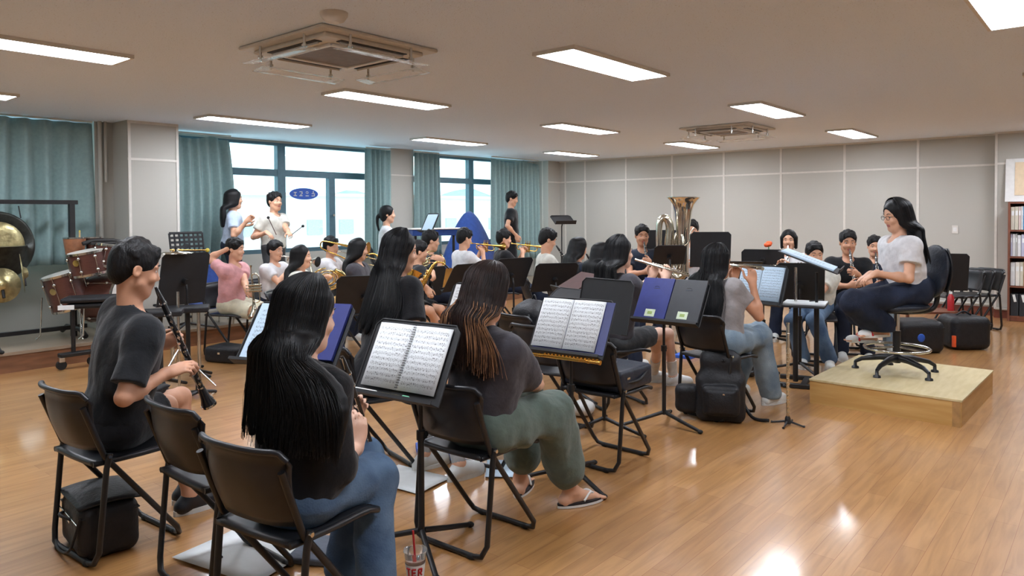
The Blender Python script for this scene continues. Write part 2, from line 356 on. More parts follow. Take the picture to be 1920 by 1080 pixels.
# windows: frame, mullions, panes
def window(i, x0, x1, mull, sub):
    f = MB(); d = .09; yc = YW+.06
    f.box(((x0+x1)/2, yc, ZT-.02), (x1-x0, d, .04)).box(((x0+x1)/2, yc, ZS+.03), (x1-x0, d, .06)).box((x0+.03, yc, (ZS+ZT)/2), (.06, d, ZT-ZS)).box((x1-.03, yc, (ZS+ZT)/2), (.06, d, ZT-ZS))
    f.box(((x0+x1)/2, yc, 2.13), (x1-x0, d, .1))
    for m_ in mull: f.box((m_, yc-.004, (ZS+ZT)/2), (.13, d+.004, ZT-ZS-.01))
    for m_ in sub: f.box((m_, yc-.01, (ZS+2.1)/2), (.11, d, 2.1-ZS))
    fo = st(f.build('window_%d' % i, 'frame_teal'))
    p = MB().box(((x0+x1)/2, yc+.01, (2.18+ZT)/2-.01), (x1-x0-.05, .006, ZT-2.2)); p.build('pane', 'glass', fo)
    p = MB().box(((x0+x1)/2, yc+.02, (ZS+2.08)/2+.02), (x1-x0-.05, .006, 2.08-ZS-.05)); p.build('pane', 'glass', fo)
    return fo
window(1, -1.0, 3.15, [1.0], [2.0]); w1 = window(2, 4.2, 7.95, [6.04], [6.93]); window(3, 8.35, 11.6, [10.12], [9.19])
for o_ in w1.children: pass
MB().cyl((6.93, YW-.01, 1.5), (6.93, YW-.04, 1.5), .02).build('window_latch', 'chrome', w1)
# blue oval notice on the glass with a row of white characters
sg = MB(); sg.prism([(6.45+.25*math.cos(a), YW+.05, 1.83+.088*math.sin(a)) for a in np.linspace(0, 2*math.pi, 36, endpoint=False)], (0, .012, 0))
so = sg.build('window_sticker', 'blue', None); tag(so, 'blue oval sticker with white characters on the window glass', 'sticker')
ch = MB()
for k, x in enumerate((6.29, 6.39, 6.50, 6.61)):
    y = YW+.046
    if k == 0: ch.box((x, y, 1.85), (.05, .006, .012)).box((x, y, 1.83), (.012, .006, .05)).box((x, y, 1.80), (.055, .006, .012))
    elif k == 1: ch.box((x, y, 1.86), (.05, .006, .012)).box((x+.02, y, 1.845), (.012, .006, .04)).box((x, y, 1.80), (.055, .006, .012)).box((x, y, 1.815), (.012, .006, .03))
    elif k == 2: ch.tube([(x+.02*math.cos(a), y, 1.85+.016*math.sin(a)) for a in np.linspace(0, 6.28, 9)], .005, 5).box((x, y, 1.80), (.055, .006, .012))
    else: ch.box((x, y, 1.86), (.012, .006, .03)).box((x, y, 1.835), (.055, .006, .012)).box((x-.01, y, 1.80), (.04, .006, .012)).box((x+.02, y, 1.81), (.012, .006, .03))
ch.build('lettering', 'white', so)
# stage along the window wall
st(MB().box(((X0+XW)/2, (8.2+YW)/2, .185), (XW-X0, YW-8.2, .03)).build('trim_5', 'stagefloor'))
st(MB().box(((X0+XW)/2, (8.22+YW)/2, .085), (XW-X0, YW-8.22, .17)).build('trim_6', 'stagefront'))
# outside: pale building, railing and wooded hill seen through the glass
ob = MB().box((14, 24, .9), (40, 6, 2.6)); o = ob.build('building', mat('pale_render', lin(215, 218, 218), .8, noise=.05)); tag(o, 'pale low building outside the windows', 'building')
o2 = MB()
for k in range(30): o2.box((-5+k*1.3, 20.98, 1.1), (.6, .06, .5))
o2.build('window_row', mat('far_glass', lin(170, 200, 215), .3, noise=.1), o)
MB().box((14, 20.95, 2.2), (40, .3, .1)).build('roof_edge', mat('far_edge', lin(226, 190, 180), .8, noise=.05), o)
hl = MB()
def hill(u, v):
    x = -40+130*u; return (x, 60+25*v, (3.5+2.6*math.sin(u*7)+1.4*math.sin(u*17+1)+.5*math.sin(u*41))*v*1.9-2)
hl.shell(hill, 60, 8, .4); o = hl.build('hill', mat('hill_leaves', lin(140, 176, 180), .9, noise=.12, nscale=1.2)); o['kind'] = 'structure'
# ---------------------------------------------------------------- curtains
def curtain(x0, x1, y, z0, z1, folds, label, amp=.045, seed=1, bow=0, gap=None):
    rs = random.Random(seed); ph = [rs.uniform(0, 6.28) for _ in range(6)]
    def fn(u, v):
        z = z1+(z0-z1)*v; uu = u+.012*math.sin(6*u*folds*.37+ph[0])*v
        x = x0+(x1-x0)*uu+bow*math.sin(math.pi*v)*(u if bow > 0 else (1-u))
        a = amp*(.6+.5*v)*(1+.35*math.sin(u*5+ph[1]))
        yy = y+a*math.sin(2*math.pi*folds*u+.6*math.sin(u*9+ph[2])+.4*v)+.4*a*math.sin(4*math.pi*folds*u*.51+ph[3]+v*1.3)
        if gap and u > gap[0]: z -= (1-v)*gap[1]*abs(math.sin((u-gap[0])/(1-gap[0])*math.pi*1.5))
        return (x, yy, z)
    m = MB(); m.shell(fn, int(folds*14), 14, .004); o = m.build('curtain', 'curtain'); tag(o, label, 'curtain')
    r = MB().cyl((x0, y, z1+.02), (x1, y, z1+.02), .012); r.build('curtain_rail', 'trim_white', o)
    return o
curtain(.3, 3.3, 9.1, .97, 2.57, 15, 'wide grey-green pleated curtain on the far left, behind the gong', seed=2, amp=.085)
curtain(4.22, 5.05, 9.2, .8, 2.55, 6.5, 'grey-green curtain just right of the pale front column', seed=3, gap=(.0, .05), bow=.07, amp=.06)
curtain(7.32, 7.82, 9.2, .8, 2.55, 5, 'narrow grey-green curtain left of the second column', seed=4)
curtain(8.34, 8.92, 9.2, .8, 2.55, 5.5, 'narrow grey-green curtain right of the second column', seed=5)
curtain(10.3, 11.75, 9.2, .6, 2.57, 12, 'grey-green curtain with sagging top near the far corner', seed=6, gap=(0, .06), amp=.065)
# ---------------------------------------------------------------- ceiling fittings
rows = {.47: 'nearest row', 2.93: 'second row', 5.35: 'third row', 7.73: 'row by the windows'}
cols = {1.5: 0, 4.55: 1, 7.73: 2, 10.85: 3}
proto = None
LT = {(4.55, .47): 'ceiling light panel cut off by the top right corner of the picture', (4.55, 2.93): 'largest whole ceiling light panel, right of the near air conditioner', (7.73, 2.93): 'ceiling light panel nearest camera side of the far air conditioner', (10.85, 2.93): 'ceiling light panel closest to the bookshelf wall on the right',
      (1.5, 5.35): 'long ceiling light panel at the left edge, above the wide curtain', (4.55, 5.35): 'ceiling light panel just beyond the near air conditioner', (7.73, 5.35): 'ceiling light panel in the middle of the ceiling above the tuba row', (10.85, 5.35): 'ceiling light panel touching the far air conditioner in view',
      (1.5, 7.73): 'small bright end of a ceiling light panel on the left edge over the curtain', (4.55, 7.73): 'ceiling light panel above the curtain right of the pale front column', (7.73, 7.73): 'ceiling light panel above the second column by the windows', (10.85, 7.73): 'farthest ceiling light panel, near the far corner curtain',
      (7.73, .47): 'ceiling light panel beyond the right frame edge, row nearest the camera', (10.85, .47): 'ceiling light panel by the bookshelf wall, outside the picture', (1.5, 2.93): 'ceiling light panel above the left clarinet players, outside the picture', (1.5, .47): 'ceiling light panel directly above the camera'}
for (cx, cyy), lab in LT.items():
    if proto is None:
        t = empty('ceiling_light', (cx, cyy, HC))
        f = MB().box((0, .165, -.012), (1.3, .02, .026)).box((0, -.165, -.012), (1.3, .02, .026)).box((.64, 0, -.012), (.02, .31, .026)).box((-.64, 0, -.012), (.02, .31, .026)).box((0, 0, -.003), (1.28, .32, .006))
        f.build('frame', 'trim_white', t)
        MB().box((0, 0, -.014), (1.258, .308, .014)).build('diffuser', 'lamp', t); proto = t
    else: t = copy_tree(proto)
    t.location = (cx, cyy, HC); tag(t, lab, 'ceiling light', 'rectangular ceiling light panels')
def aircon(x, y, lab):
    t = empty('air_conditioner', (x, y, HC)); s = .45
    b = MB(); b.box((0, 0, -.012), (.92, .92, .024)); b.box((0, 0, -.035), (.78, .78, .03)); b.build('panel', 'pale_plastic', t, bev=.012)
    MB().box((0, 0, -.055), (.46, .46, .012)).build('intake_grille', 'acgrille', t, bev=.02)
    rim = MB()
    for a in range(4):
        R = Matrix.Rotation(a*math.pi/2, 3, 'Z'); rim.box(R @ V(0, .25, -.058), (.5, .03, .02) if a % 2 == 0 else (.03, .5, .02))
    rim.build('grille_rim', 'white', t, bev=.006)
    for a in range(4):
        R = Matrix.Rotation(a*math.pi/2, 3, 'Z')
        MB().box((0, .345, -.052), (.52, .055, .006)).xf(R.to_4x4()).build('air_slot', 'dark', t, bev=.002)
        l = MB(); l.box((0, .34, -.062), (.5, .007, .012)).xf(R.to_4x4()); l.build('louvre', 'pale_plastic', t)
        w_ = MB(); w_.shell(lambda u, v: (-.33+.66*u, .38+.13*v, -.115-.018*v), 6, 4, .004); w_.xf(R.to_4x4()); w_.build('wind_deflector', 'acrylic', t)
        for sx in (-.24, .24):
            k = MB(); k.cyl((sx, .43, -.02), (sx, .43, -.12), .009).cyl((sx, .43, -.085), (sx, .43, -.1), .016); k.xf(R.to_4x4()); k.build('bracket', 'chrome', t)
    tag(t, lab, 'air conditioner', 'ceiling cassette air conditioners')
aircon(2.95, 3.97, 'large near ceiling cassette air conditioner with clear wind deflectors')
aircon(9.05, 3.97, 'distant ceiling cassette air conditioner above the right side of the band')
t = MB(); t.tube([(2.42, 3.3, HC), (2.42, 3.3, HC-.02), (2.42, 3.3, HC-.045), (2.42, 3.3, HC-.055)], [.075, .072, .055, .03], 20); tag(t.build('smoke_detector', 'pale_plastic'), 'round white detector dome on the ceiling behind the near air conditioner', 'smoke detector')
# wall switch
o = MB().box((XW-.006, 1.93, 1.23), (.012, .08, .12)).build('light_switch', 'trim_white', bev=.003); tag(o, 'small cream switch plate on the right wall', 'switch'); MB().box((XW-.014, 1.93, 1.23), (.006, .045, .06)).build('rocker', 'white', o)
# ---------------------------------------------------------------- bookcase and picture on the right
XB = XW-.2
bk = empty('bookcase', (XB-.15, .62, 0)); b = MB(); BH = 1.62
b.box((0, .6, BH/2), (.3, .025, BH)).box((0, -.6, BH/2), (.3, .025, BH)); b.build('side_panel', 'shelfwood', bk)
MB().box((.14, 0, BH/2), (.01, 1.18, BH-.02)).build('back_panel', 'shelfback', bk)
zs = [.06, .47, .87, 1.23, BH-.012]
for z in zs: MB().box((-.005, 0, z), (.28, 1.18, .024)).build('shelf', 'shelfwood', bk)
MB().box((-.13, 0, .03), (.02, 1.18, .05)).build('plinth', 'shelfwood', bk)
tag(bk, 'brown wooden bookcase full of files at the right edge', 'bookcase')
rs = random.Random(5)
pal = [('cream', (205, 200, 182)), ('white', (214, 216, 216)), ('blue', (74, 150, 196)), ('pale lilac', (184, 186, 208)), ('grey', (176, 176, 172)), ('light pink', (205, 186, 180)), ('tan', (176, 132, 84)), ('off-white', (222, 220, 210))]
PM = {n: mat('file_'+n.replace(' ', '_').replace('-', '_'), lin(*c), .6, noise=.05) for n, c in pal}
def row(z, seq, hgt, rname, thick=.034, lean=0):
    y = .62+.585; 
    for k, (nm, wd) in enumerate(seq):
        h = hgt*(1+rs.uniform(-.05, .03)); yy = y-wd/2; d = .2
        root = empty('file_folder', (XB-.16, yy, z+.013), 0); root.rotation_euler = (math.radians(lean), 0, 0)
        MB().box((0, 0, h/2), (d, wd*.94, h)).build('cover', PM[nm], root, bev=.002)
        MB().box((-d/2-.0005, 0, h*.72), (.001, wd*.6, h*.2)).build('spine_label', 'paper', root)
        y -= wd+.001
        pos = ('leftmost', 'second from the left', 'third from the left', 'fourth from the left', 'fifth from the left', 'sixth from the left', 'seventh from the left', 'rightmost')[k]
        tag(root, '%s file, %s, on the %s shelf of the bookcase' % (nm, pos, rname), 'file', 'files on the %s shelf' % rname)
row(1.23, [('cream', .045), ('cream', .04), ('light pink', .03), ('white', .02), ('blue', .045), ('pale lilac', .05), ('white', .05), ('grey', .045)], .31, 'top')
row(.87, [('pale lilac', .02), ('white', .035), ('grey', .02), ('white', .04), ('pale lilac', .06), ('pale lilac', .06), ('white', .05), ('grey', .05)], .3, 'second')
row(.47, [('white', .055), ('off-white', .05), ('cream', .04), ('tan', .035), ('tan', .03), ('cream', .045), ('off-white', .05), ('white', .05)], .33, 'third')
for k in range(5):
    root = empty('document_box', (XB-.16, .62+.585-.05-k*.1, .073))
    MB().box((0, 0, .15), (.22, .09, .3)).build('case', 'black_folder', root, bev=.003)
    R = Matrix.Rotation(math.radians(-12), 3, 'X'); MB().box((-.112, 0, .24), (.002, .03, .1), R).build('spine_label', 'paper', root)
    tag(root, 'black document box with white label, %s, on the bottom shelf' % (['leftmost', 'second from left', 'third from left', 'fourth from left', 'fifth from left'][k]), 'document box', 'document boxes on the bottom shelf')
# picture standing on the bookcase: white board with cream panel and small blossom drawing
pc = empty('picture_panel', (XB-.1, .62, BH)); R = Matrix.Rotation(math.radians(8), 3, 'Y')
MB().box((.04, .10, .30), (.02, 1.14, .6), R).build('board', 'white', pc, bev=.003)
MB().box((.027, .07, .32), (.004, .98, .46), R).build('printed_field', mat('cream_print', lin(222, 200, 168), .6, noise=.04), pc)
fl = MB()
for a in range(5): fl.ell(R @ V(.022, .44+.05*math.cos(a*1.256), .17+.035*math.sin(a*1.256)), (.003, .028, .018), nu=8, nv=5)
fl.build('petal_print', mat('petal', lin(228, 196, 190), .6, noise=.1), pc)
fl = MB().ell(R @ V(.018, .44, .18), (.003, .02, .02), nu=8, nv=5)
for k in range(6): fl.tube([R @ V(.02, .54-k*.04, .10+.015*(k % 3)), R @ V(.02, .46-k*.015, .17)], .003, 5)
fl.build('stem_print', mat('stem', lin(110, 52, 48), .6, noise=.1), pc)
hd = MB()
for k in range(8): hd.box(R @ V(.028, .6-k*.045, .565), (.003, .03, .018), R)
hd.build('heading_print', 'acgrille', pc)
tag(pc, 'white picture panel with cream print standing on the bookcase', 'picture')
# ---------------------------------------------------------------- folding chairs
def make_chair():
    t = empty('folding_chair', (0, 0, 0)); hw = .205
    def seat(u, v):
        x = -.19+.40*u; y = (-.195+.39*v)*(1-.10*max(0, .5-u)); z = .445-.016*math.exp(-((u-.45)**2+(v-.5)**2)*6)-(.03*max(0, u-.85)/.15)**1.0*.6
        return (x, y, z)
    m = MB(); m.shell(seat, 14, 12, .018); m.tube([seat(u, 0) for u in np.linspace(0, 1, 9)]+[seat(1, v) for v in np.linspace(0, 1, 9)]+[seat(u, 1) for u in np.linspace(1, 0, 9)], .012, 8); m.build('seat', 'black_plastic', t)
    def back(u, v):
        y = (-.215+.43*u); c = abs(2*u-1); z = .50+.26*v
        y *= (.90+.1*v); x = -.20-.055*v+.055*c**3-(.018*math.sin(v*math.pi))-(.02*(v > .93))
        if c > .85: z = .50+.26*v-(v*.03*((c-.85)/.15)**2)
        return (x, y, z)
    m = MB(); m.shell(back, 20, 10, .012); m.tube([back(u, 1) for u in np.linspace(0, 1, 21)], .011, 8); m.build('backrest', 'black_plastic', t)
    r = .0125
    for sgn in (1,):
        pts = [(-.235, -hw, .70), (-.15, -hw, .47), (.165, -hw, .06), (.185, -hw+.02, .022), (.19, -hw+.06, .014), (.19, hw-.06, .014), (.185, hw-.02, .022), (.165, hw, .06), (-.15, hw, .47), (-.235, hw, .70)]
        MB().tube(pts, r, 10).build('leg_frame', 'black_metal', t)
        pts = [(.07, -hw+.02, .43), (-.04, -hw+.02, .30), (-.17, -hw, .06), (-.195, -hw+.02, .022), (-.2, -hw+.06, .014), (-.2, hw-.06, .014), (-.195, hw-.02, .022), (-.17, hw, .06), (-.04, hw-.02, .30), (.07, hw-.02, .43)]
        pts = [(-.135, -hw-.014, .485), (-.15, -hw-.014, .42), (-.185, -hw-.01, .07), (-.195, -hw+.015, .022), (-.2, -hw+.06, .014), (-.2, hw-.06, .014), (-.195, hw-.015, .022), (-.185, hw+.01, .07), (-.15, hw+.014, .42), (-.135, hw+.014, .485)]
        MB().tube(pts, r, 10).build('leg_frame', 'black_metal', t)
    for s_ in (-1, 1):
        MB().cyl((-.14, s_*(hw-.01), .475), (-.14, s_*(hw+.032), .475), .008, 10).build('hinge_bolt', 'chrome', t)
        for x in (.19, -.2):
            MB().ell((x, s_*.135, .012), (.016, .03, .014), nu=10, nv=6).build('foot_cap', 'rubber', t)
    return t
chair0 = make_chair(); cused = [0]
def chair(x, y, hd, label, group='black folding chairs', z=0):
    t = chair0 if not cused[0] else copy_tree(chair0); cused[0] = 1
    t.location = (x, y, z); t.rotation_euler = (0, 0, math.radians(hd)); tag(t, label, 'chair', group); return t
# ---------------------------------------------------------------- music stands
def stand(c, yaw, tilt, w_, h_, label, base=None, z0=0, perf=False, brass=False, legrot=0):
    """c = centre of the desk, yaw = where its face looks (degrees), tilt = lean back from upright"""
    yaw_ = math.radians(yaw); n = V(math.cos(yaw_), math.sin(yaw_), 0); rt = (-n).cross(V(0, 0, 1)); tl = math.radians(tilt)
    up = V(0, 0, 1)*math.cos(tl)-n*math.sin(tl); nn = n*math.cos(tl)+V(0, 0, 1)*math.sin(tl); c = Vector(c)
    b = Vector((c.x-n.x*.04, c.y-n.y*.04, z0)) if base is None else Vector((*base, z0))
    t = empty('music_stand', b)
    def L(a, bb, cc=0): return c+rt*a+up*bb+nn*cc-b
    m = MB(); q = .03; poly = [(-w_/2+q, h_/2), (w_/2-q, h_/2), (w_/2, h_/2-q), (w_/2, -h_/2), (-w_/2, -h_/2), (-w_/2, h_/2-q)]
    if perf:
        nx, ny = 7, 5; m2 = []
        for i in range(nx+1): m.prism([L(-w_/2+i*w_/nx-.012, -h_/2), L(-w_/2+i*w_/nx+.012, -h_/2), L(-w_/2+i*w_/nx+.012, h_/2), L(-w_/2+i*w_/nx-.012, h_/2)], nn*-.003)
        for j in range(ny+1): m.prism([L(-w_/2, -h_/2+j*h_/ny-.014), L(w_/2, -h_/2+j*h_/ny-.014), L(w_/2, -h_/2+j*h_/ny+.014), L(-w_/2, -h_/2+j*h_/ny+.014)], nn*-.004)
    else: m.prism([L(a, bb) for a, bb in poly][::-1], nn*-.004)
    m.tube([L(-w_/2, -h_/2), L(-w_/2, h_/2-q), L(-w_/2+q, h_/2), L(w_/2-q, h_/2), L(w_/2, h_/2-q), L(w_/2, -h_/2)], .005, 6)
    m.build('desk', 'black_stand', t)
    m = MB(); m.prism([L(-w_/2, -h_/2, 0), L(w_/2, -h_/2, 0), L(w_/2, -h_/2, .055), L(-w_/2, -h_/2, .055)], up*-.004)
    m.prism([L(-w_/2, -h_/2-.004, .055), L(w_/2, -h_/2-.004, .055), L(w_/2, -h_/2+.012, .055), L(-w_/2, -h_/2+.012, .055)], nn*.003); m.build('ledge', 'black_stand', t)
    tp = L(0, -.02, -.03); zz = c.z-z0
    m = MB(); m.tube([tp, V(0, 0, tp.z-.07)], .011, 8); m.tube([V(0, 0, tp.z-.06), V(0, 0, zz*.5)], .0095, 10); m.build('inner_pole', 'black_metal', t)
    m = MB(); m.tube([V(0, 0, zz*.62), V(0, 0, .07)], .0145, 12); m.cyl((0, 0, zz*.62-.03), (0, 0, zz*.62+.01), .02, 12); m.build('post', 'black_metal', t)
    MB().cyl((0, 0, zz*.60), (.035, .01, zz*.60), .008, 8).cyl((.03, .01, zz*.60), (.045, .012, zz*.60), .013, 10).build('height_knob', 'rubber', t)
    MB().cyl(tp-nn*.02, tp+nn*.024, .028, 12).build('tilt_joint', 'black_metal', t)
    for k in range(3):
        a = yaw_+math.radians(60+120*k+legrot); e = V(math.cos(a), math.sin(a), 0)
        m = MB(); m.tube([V(0, 0, .085)+e*.012, e*.15+V(0, 0, .05), e*.30+V(0, 0, .016)], [.014, .013, .012], 8); l = m.build('leg', 'black_metal', t)
        MB().ell(e*.305+V(0, 0, .014), (.02, .02, .0135), nu=8, nv=6).build('foot_cap', 'rubber', l)
    tag(t, label, 'music stand', 'black music stands')
    return dict(root=t, c=c, rt=rt, up=up, nn=nn, w=w_, h=h_, n=n)
def page_matrix(s, a, b_, off, rot=0, w_=0):
    o = s['c']+s['rt']*a+s['up']*b_+s['nn']*off
    m = Matrix((s['rt'], s['up'], s['nn'])).transposed().to_4x4(); m.translation = o
    return m @ Matrix.Rotation(math.radians(rot), 4, 'Z')
def sheet(s, a, b_, w_, h_, label, m='score', off=.004, t=.003, rot=0, name='sheet_music', parent=None, grp=None):
    o = MB().box((0, 0, 0), (w_, h_, t)).build(name, m); o.matrix_world = page_matrix(s, a, b_, off, rot)
    if parent is None: tag(o, label, 'sheet music', grp)
    return o
def booklet(s, a, b_, w_, h_, label, m='score', off=.01, spiral=False, cover='navy_folder', edge=0, name='music_book'):
    """open book: two pages, cover behind, optional spiral"""
    r = empty(name, (0, 0, 0)); r.matrix_world = page_matrix(s, a, b_, off)
    if cover: MB().box((edge, -.004, -.007), (w_*2+.02+abs(edge), h_+.012, .004)).build('cover', cover, r)
    for k in (-1, 1):
        p = MB(); p.shell(lambda u, v: ((u-.5)*w_, (v-.5)*h_, .006*math.sin(u*math.pi)), 8, 2, .004); o = p.build('page', m, r); o.location = (k*(w_/2+.002), 0, 0)
    if spiral:
        q = MB()
        for i in range(26): q.tube([(.008*math.cos(x), -h_/2+.01+i*(h_-.02)/25, .004+.008*math.sin(x)) for x in np.linspace(0, 6.28, 7)], .0012, 4)
        q.build('spiral_binding', 'black_metal', r)
    tag(r, label, 'music book'); return r
# ---------------------------------------------------------------- sculpting by blended solids -> one closed surface
class Sculpt:
    def __init__(s): s.p = []
    def cap(s, a, b, r1, r2=None, k=.02, op='u'): s.p.append(('c', (np.array(a, np.float32), np.array(b, np.float32), r1, r1 if r2 is None else r2), k, op)); return s
    def ell(s, c, r, R=None, k=.02, op='u'):
        s.p.append(('e', (np.array(c, np.float32), np.array(r, np.float32), np.array(R if R is not None else np.eye(3), np.float32)), k, op)); return s
    def box(s, c, h, r=.02, R=None, k=.02, op='u'): s.p.append(('b', (np.array(c, np.float32), np.array(h, np.float32), r, np.array(R if R is not None else np.eye(3), np.float32)), k, op)); return s
    def plane(s, p, n, k=.002): s.p.append(('p', (np.array(p, np.float32), np.array(n, np.float32)), k, 'x')); return s   # keeps the side against n
    def wr(s, amp, fr, seed=0, dirs=None): s.p.append(('w', (amp, fr, seed, dirs), 0, 'w')); return s
    @staticmethod
    def dist(q, P):
        t, a = q[0], q[1]
        if t == 'c':
            A, B, r1, r2 = a; ab = B-A; L = float(ab@ab)+1e-12; h = np.clip(((P-A)@ab)/L, 0, 1); d = P-A-h[:, None]*ab
            return np.sqrt(np.einsum('ij,ij->i', d, d))-(r1+(r2-r1)*h)
        if t == 'e':
            c, r, R = a; x = (P-c)@R; k0 = np.sqrt(((x/r)**2).sum(1))+1e-9; k1 = np.sqrt(((x/(r*r))**2).sum(1))+1e-9
            return k0*(k0-1)/k1
        if t == 'b':
            c, h, r, R = a; q_ = np.abs((P-c)@R)-(h-r); return np.sqrt((np.maximum(q_, 0)**2).sum(1))+np.minimum(q_.max(1), 0)-r
        if t == 'p': return (P-a[0])@a[1]
    @staticmethod
    def wob(a, P):
        amp, fr, seed, dirs = a; rg = np.random.RandomState(seed); o = np.zeros(len(P), np.float32)
        for i in range(6):
            v = rg.normal(size=3).astype(np.float32)
            if dirs is not None: v = v*np.array(dirs, np.float32)
            v = v/np.linalg.norm(v)*fr*(.6+.25*i); o += np.sin(P@v+rg.uniform(0, 6.28)+1.5*np.sin(P@(rg.normal(size=3).astype(np.float32)*fr*.4)))/(1+.4*i)
        return o*amp*.5
    def ev(s, P, masks=None):
        D_ = np.full(len(P), 10., np.float32)
        for i, q in enumerate(s.p):
            if q[3] == 'w': D_ = D_+s.wob(q[1], P); continue
            if masks is not None:
                ix = masks[i]
                if ix is None or len(ix) == 0: continue
                d = s.dist(q, P[ix]); a = D_[ix]
            else: ix = slice(None); d = s.dist(q, P); a = D_
            k = max(q[2], 1e-4)
            if q[3] == 'u': h = np.maximum(k-np.abs(a-d), 0)/k; D_[ix] = np.minimum(a, d)-h*h*k*.25
            else:
                if q[3] == 's': d = -d
                h = np.maximum(k-np.abs(a-d), 0)/k; D_[ix] = np.maximum(a, d)+h*h*k*.25
        return D_
    def bounds(s):
        lo = np.full(3, 1e9); hi = -lo
        for t, a, k, op in s.p:
            if op != 'u': continue
            if t == 'c':
                r = max(a[2], a[3]); lo = np.minimum(lo, np.minimum(a[0], a[1])-r); hi = np.maximum(hi, np.maximum(a[0], a[1])+r)
            else: r = float(np.linalg.norm(a[1])) if t == 'b' else a[1].max(); lo = np.minimum(lo, a[0]-r); hi = np.maximum(hi, a[0]+r)
        return lo-.03, hi+.03
    def mesh(s, res):
        lo, hi = s.bounds(); B = 8; nb = np.ceil((hi-lo)/(res*B)).astype(int)+1; n = nb*B
        g = np.stack(np.meshgrid(*[np.arange(k) for k in nb], indexing='ij'), -1).reshape(-1, 3)
        cen = (lo+(g*B+(B-1)/2)*res).astype(np.float32); hd = res*(B+1)/2*1.7321
        dc = s.ev(cen); act = np.abs(dc) < hd*1.35+.02
        ga = g[act]; ca = cen[act]
        loc = np.stack(np.meshgrid(*[np.arange(B)]*3, indexing='ij'), -1).reshape(-1, 3)
        idx = (ga[:, None, :]*B+loc[None]).reshape(-1, 3); P = (lo+idx*res).astype(np.float32)
        masks = []; base = np.full(len(ca), 10., np.float32); pd = []
        for q in s.p: pd.append(None if q[3] == 'w' else s.dist(q, ca))
        for i, q in enumerate(s.p):
            if q[3] == 'u': base = np.minimum(base, pd[i])
        rng = np.arange(B**3)
        for i, q in enumerate(s.p):
            if q[3] == 'w': masks.append(None); continue
            if q[3] == 'u': mk = pd[i] < base+2*hd+q[2]+.01
            elif q[3] == 's': mk = pd[i] < hd+q[2]+.03
            else: mk = pd[i] > -(hd+.05)
            b = np.nonzero(mk)[0]; masks.append((b[:, None]*B**3+rng[None]).reshape(-1))
        vals = s.ev(P, masks)
        G = np.repeat(np.repeat(np.repeat(np.where(dc.reshape(nb) < 0, -1., 1.).astype(np.float32), B, 0), B, 1), B, 2)
        G[idx[:, 0], idx[:, 1], idx[:, 2]] = vals
        S = G < 0
        cnt = np.zeros(np.array(S.shape)-1, np.int8)
        for dx in (0, 1):
            for dy in (0, 1):
                for dz in (0, 1): cnt += S[dx:S.shape[0]-1+dx, dy:S.shape[1]-1+dy, dz:S.shape[2]-1+dz]
        ce = np.argwhere((cnt > 0) & (cnt < 8)); num = np.full(cnt.shape, -1, np.int32); num[ce[:, 0], ce[:, 1], ce[:, 2]] = np.arange(len(ce))
        acc = np.zeros((len(ce), 3)); w_ = np.zeros(len(ce)); co = [(x, y, z) for x in (0, 1) for y in (0, 1) for z in (0, 1)]
        cv = {c: G[ce[:, 0]+c[0], ce[:, 1]+c[1], ce[:, 2]+c[2]] for c in co}
        for a in co:
            for ax in range(3):
                if a[ax]: continue
                b = list(a); b[ax] = 1; b = tuple(b); va, vb = cv[a], cv[b]; m = (va < 0) != (vb < 0)
                t = va[m]/(va[m]-vb[m]); p = np.tile(np.array(a, float), (m.sum(), 1)); p[:, ax] += t; acc[m] += p; w_[m] += 1
        vs = lo+(ce+acc/w_[:, None])*res
        fs = []
        for ax in range(3):
            o1, o2 = [(1, 2), (2, 0), (0, 1)][ax]
            sl0 = [slice(None)]*3; sl1 = [slice(None)]*3; sl0[ax] = slice(0, -1); sl1[ax] = slice(1, None)
            a, b = S[tuple(sl0)], S[tuple(sl1)]; e = np.argwhere(a != b)
            e = e[(e[:, o1] > 0) & (e[:, o2] > 0) & (e[:, o1] < cnt.shape[o1]) & (e[:, o2] < cnt.shape[o2])]
            def cell(d1, d2): q = e.copy(); q[:, o1] -= d1; q[:, o2] -= d2; return num[q[:, 0], q[:, 1], q[:, 2]]
            Q = np.stack([cell(1, 1), cell(0, 1), cell(0, 0), cell(1, 0)], 1); inside = a[e[:, 0], e[:, 1], e[:, 2]]
            Q[~inside] = Q[~inside][:, ::-1]; Q = Q[(Q >= 0).all(1)]; fs.append(Q)
        return vs, np.concatenate(fs)
    def build(s, name, m, parent, res, off, smooth_it=1):
        vs, fs = s.mesh(res)
        for _ in range(smooth_it):
            a = np.zeros_like(vs); c = np.zeros(len(vs))
            for i in range(4):
                np.add.at(a, fs[:, i], vs[fs[:, (i+1) % 4]]+vs[fs[:, (i+3) % 4]]); np.add.at(c, fs[:, i], 2)
            ok = c > 0; vs[ok] = .55*vs[ok]+.45*a[ok]/c[ok][:, None]
        vs = vs-np.array(off); me = bpy.data.meshes.new(name)
        me.vertices.add(len(vs)); me.vertices.foreach_set('co', vs.astype(np.float32).ravel())
        me.loops.add(len(fs)*4); me.loops.foreach_set('vertex_index', fs.astype(np.int32).ravel())
        me.polygons.add(len(fs)); me.polygons.foreach_set('loop_start', np.arange(0, len(fs)*4, 4, dtype=np.int32))
        me.polygons.foreach_set('use_smooth', np.ones(len(fs), bool)); me.update(calc_edges=True); me.validate()
        me.materials.append(M[m] if isinstance(m, str) else m)
        o = link(name, me, parent); return o
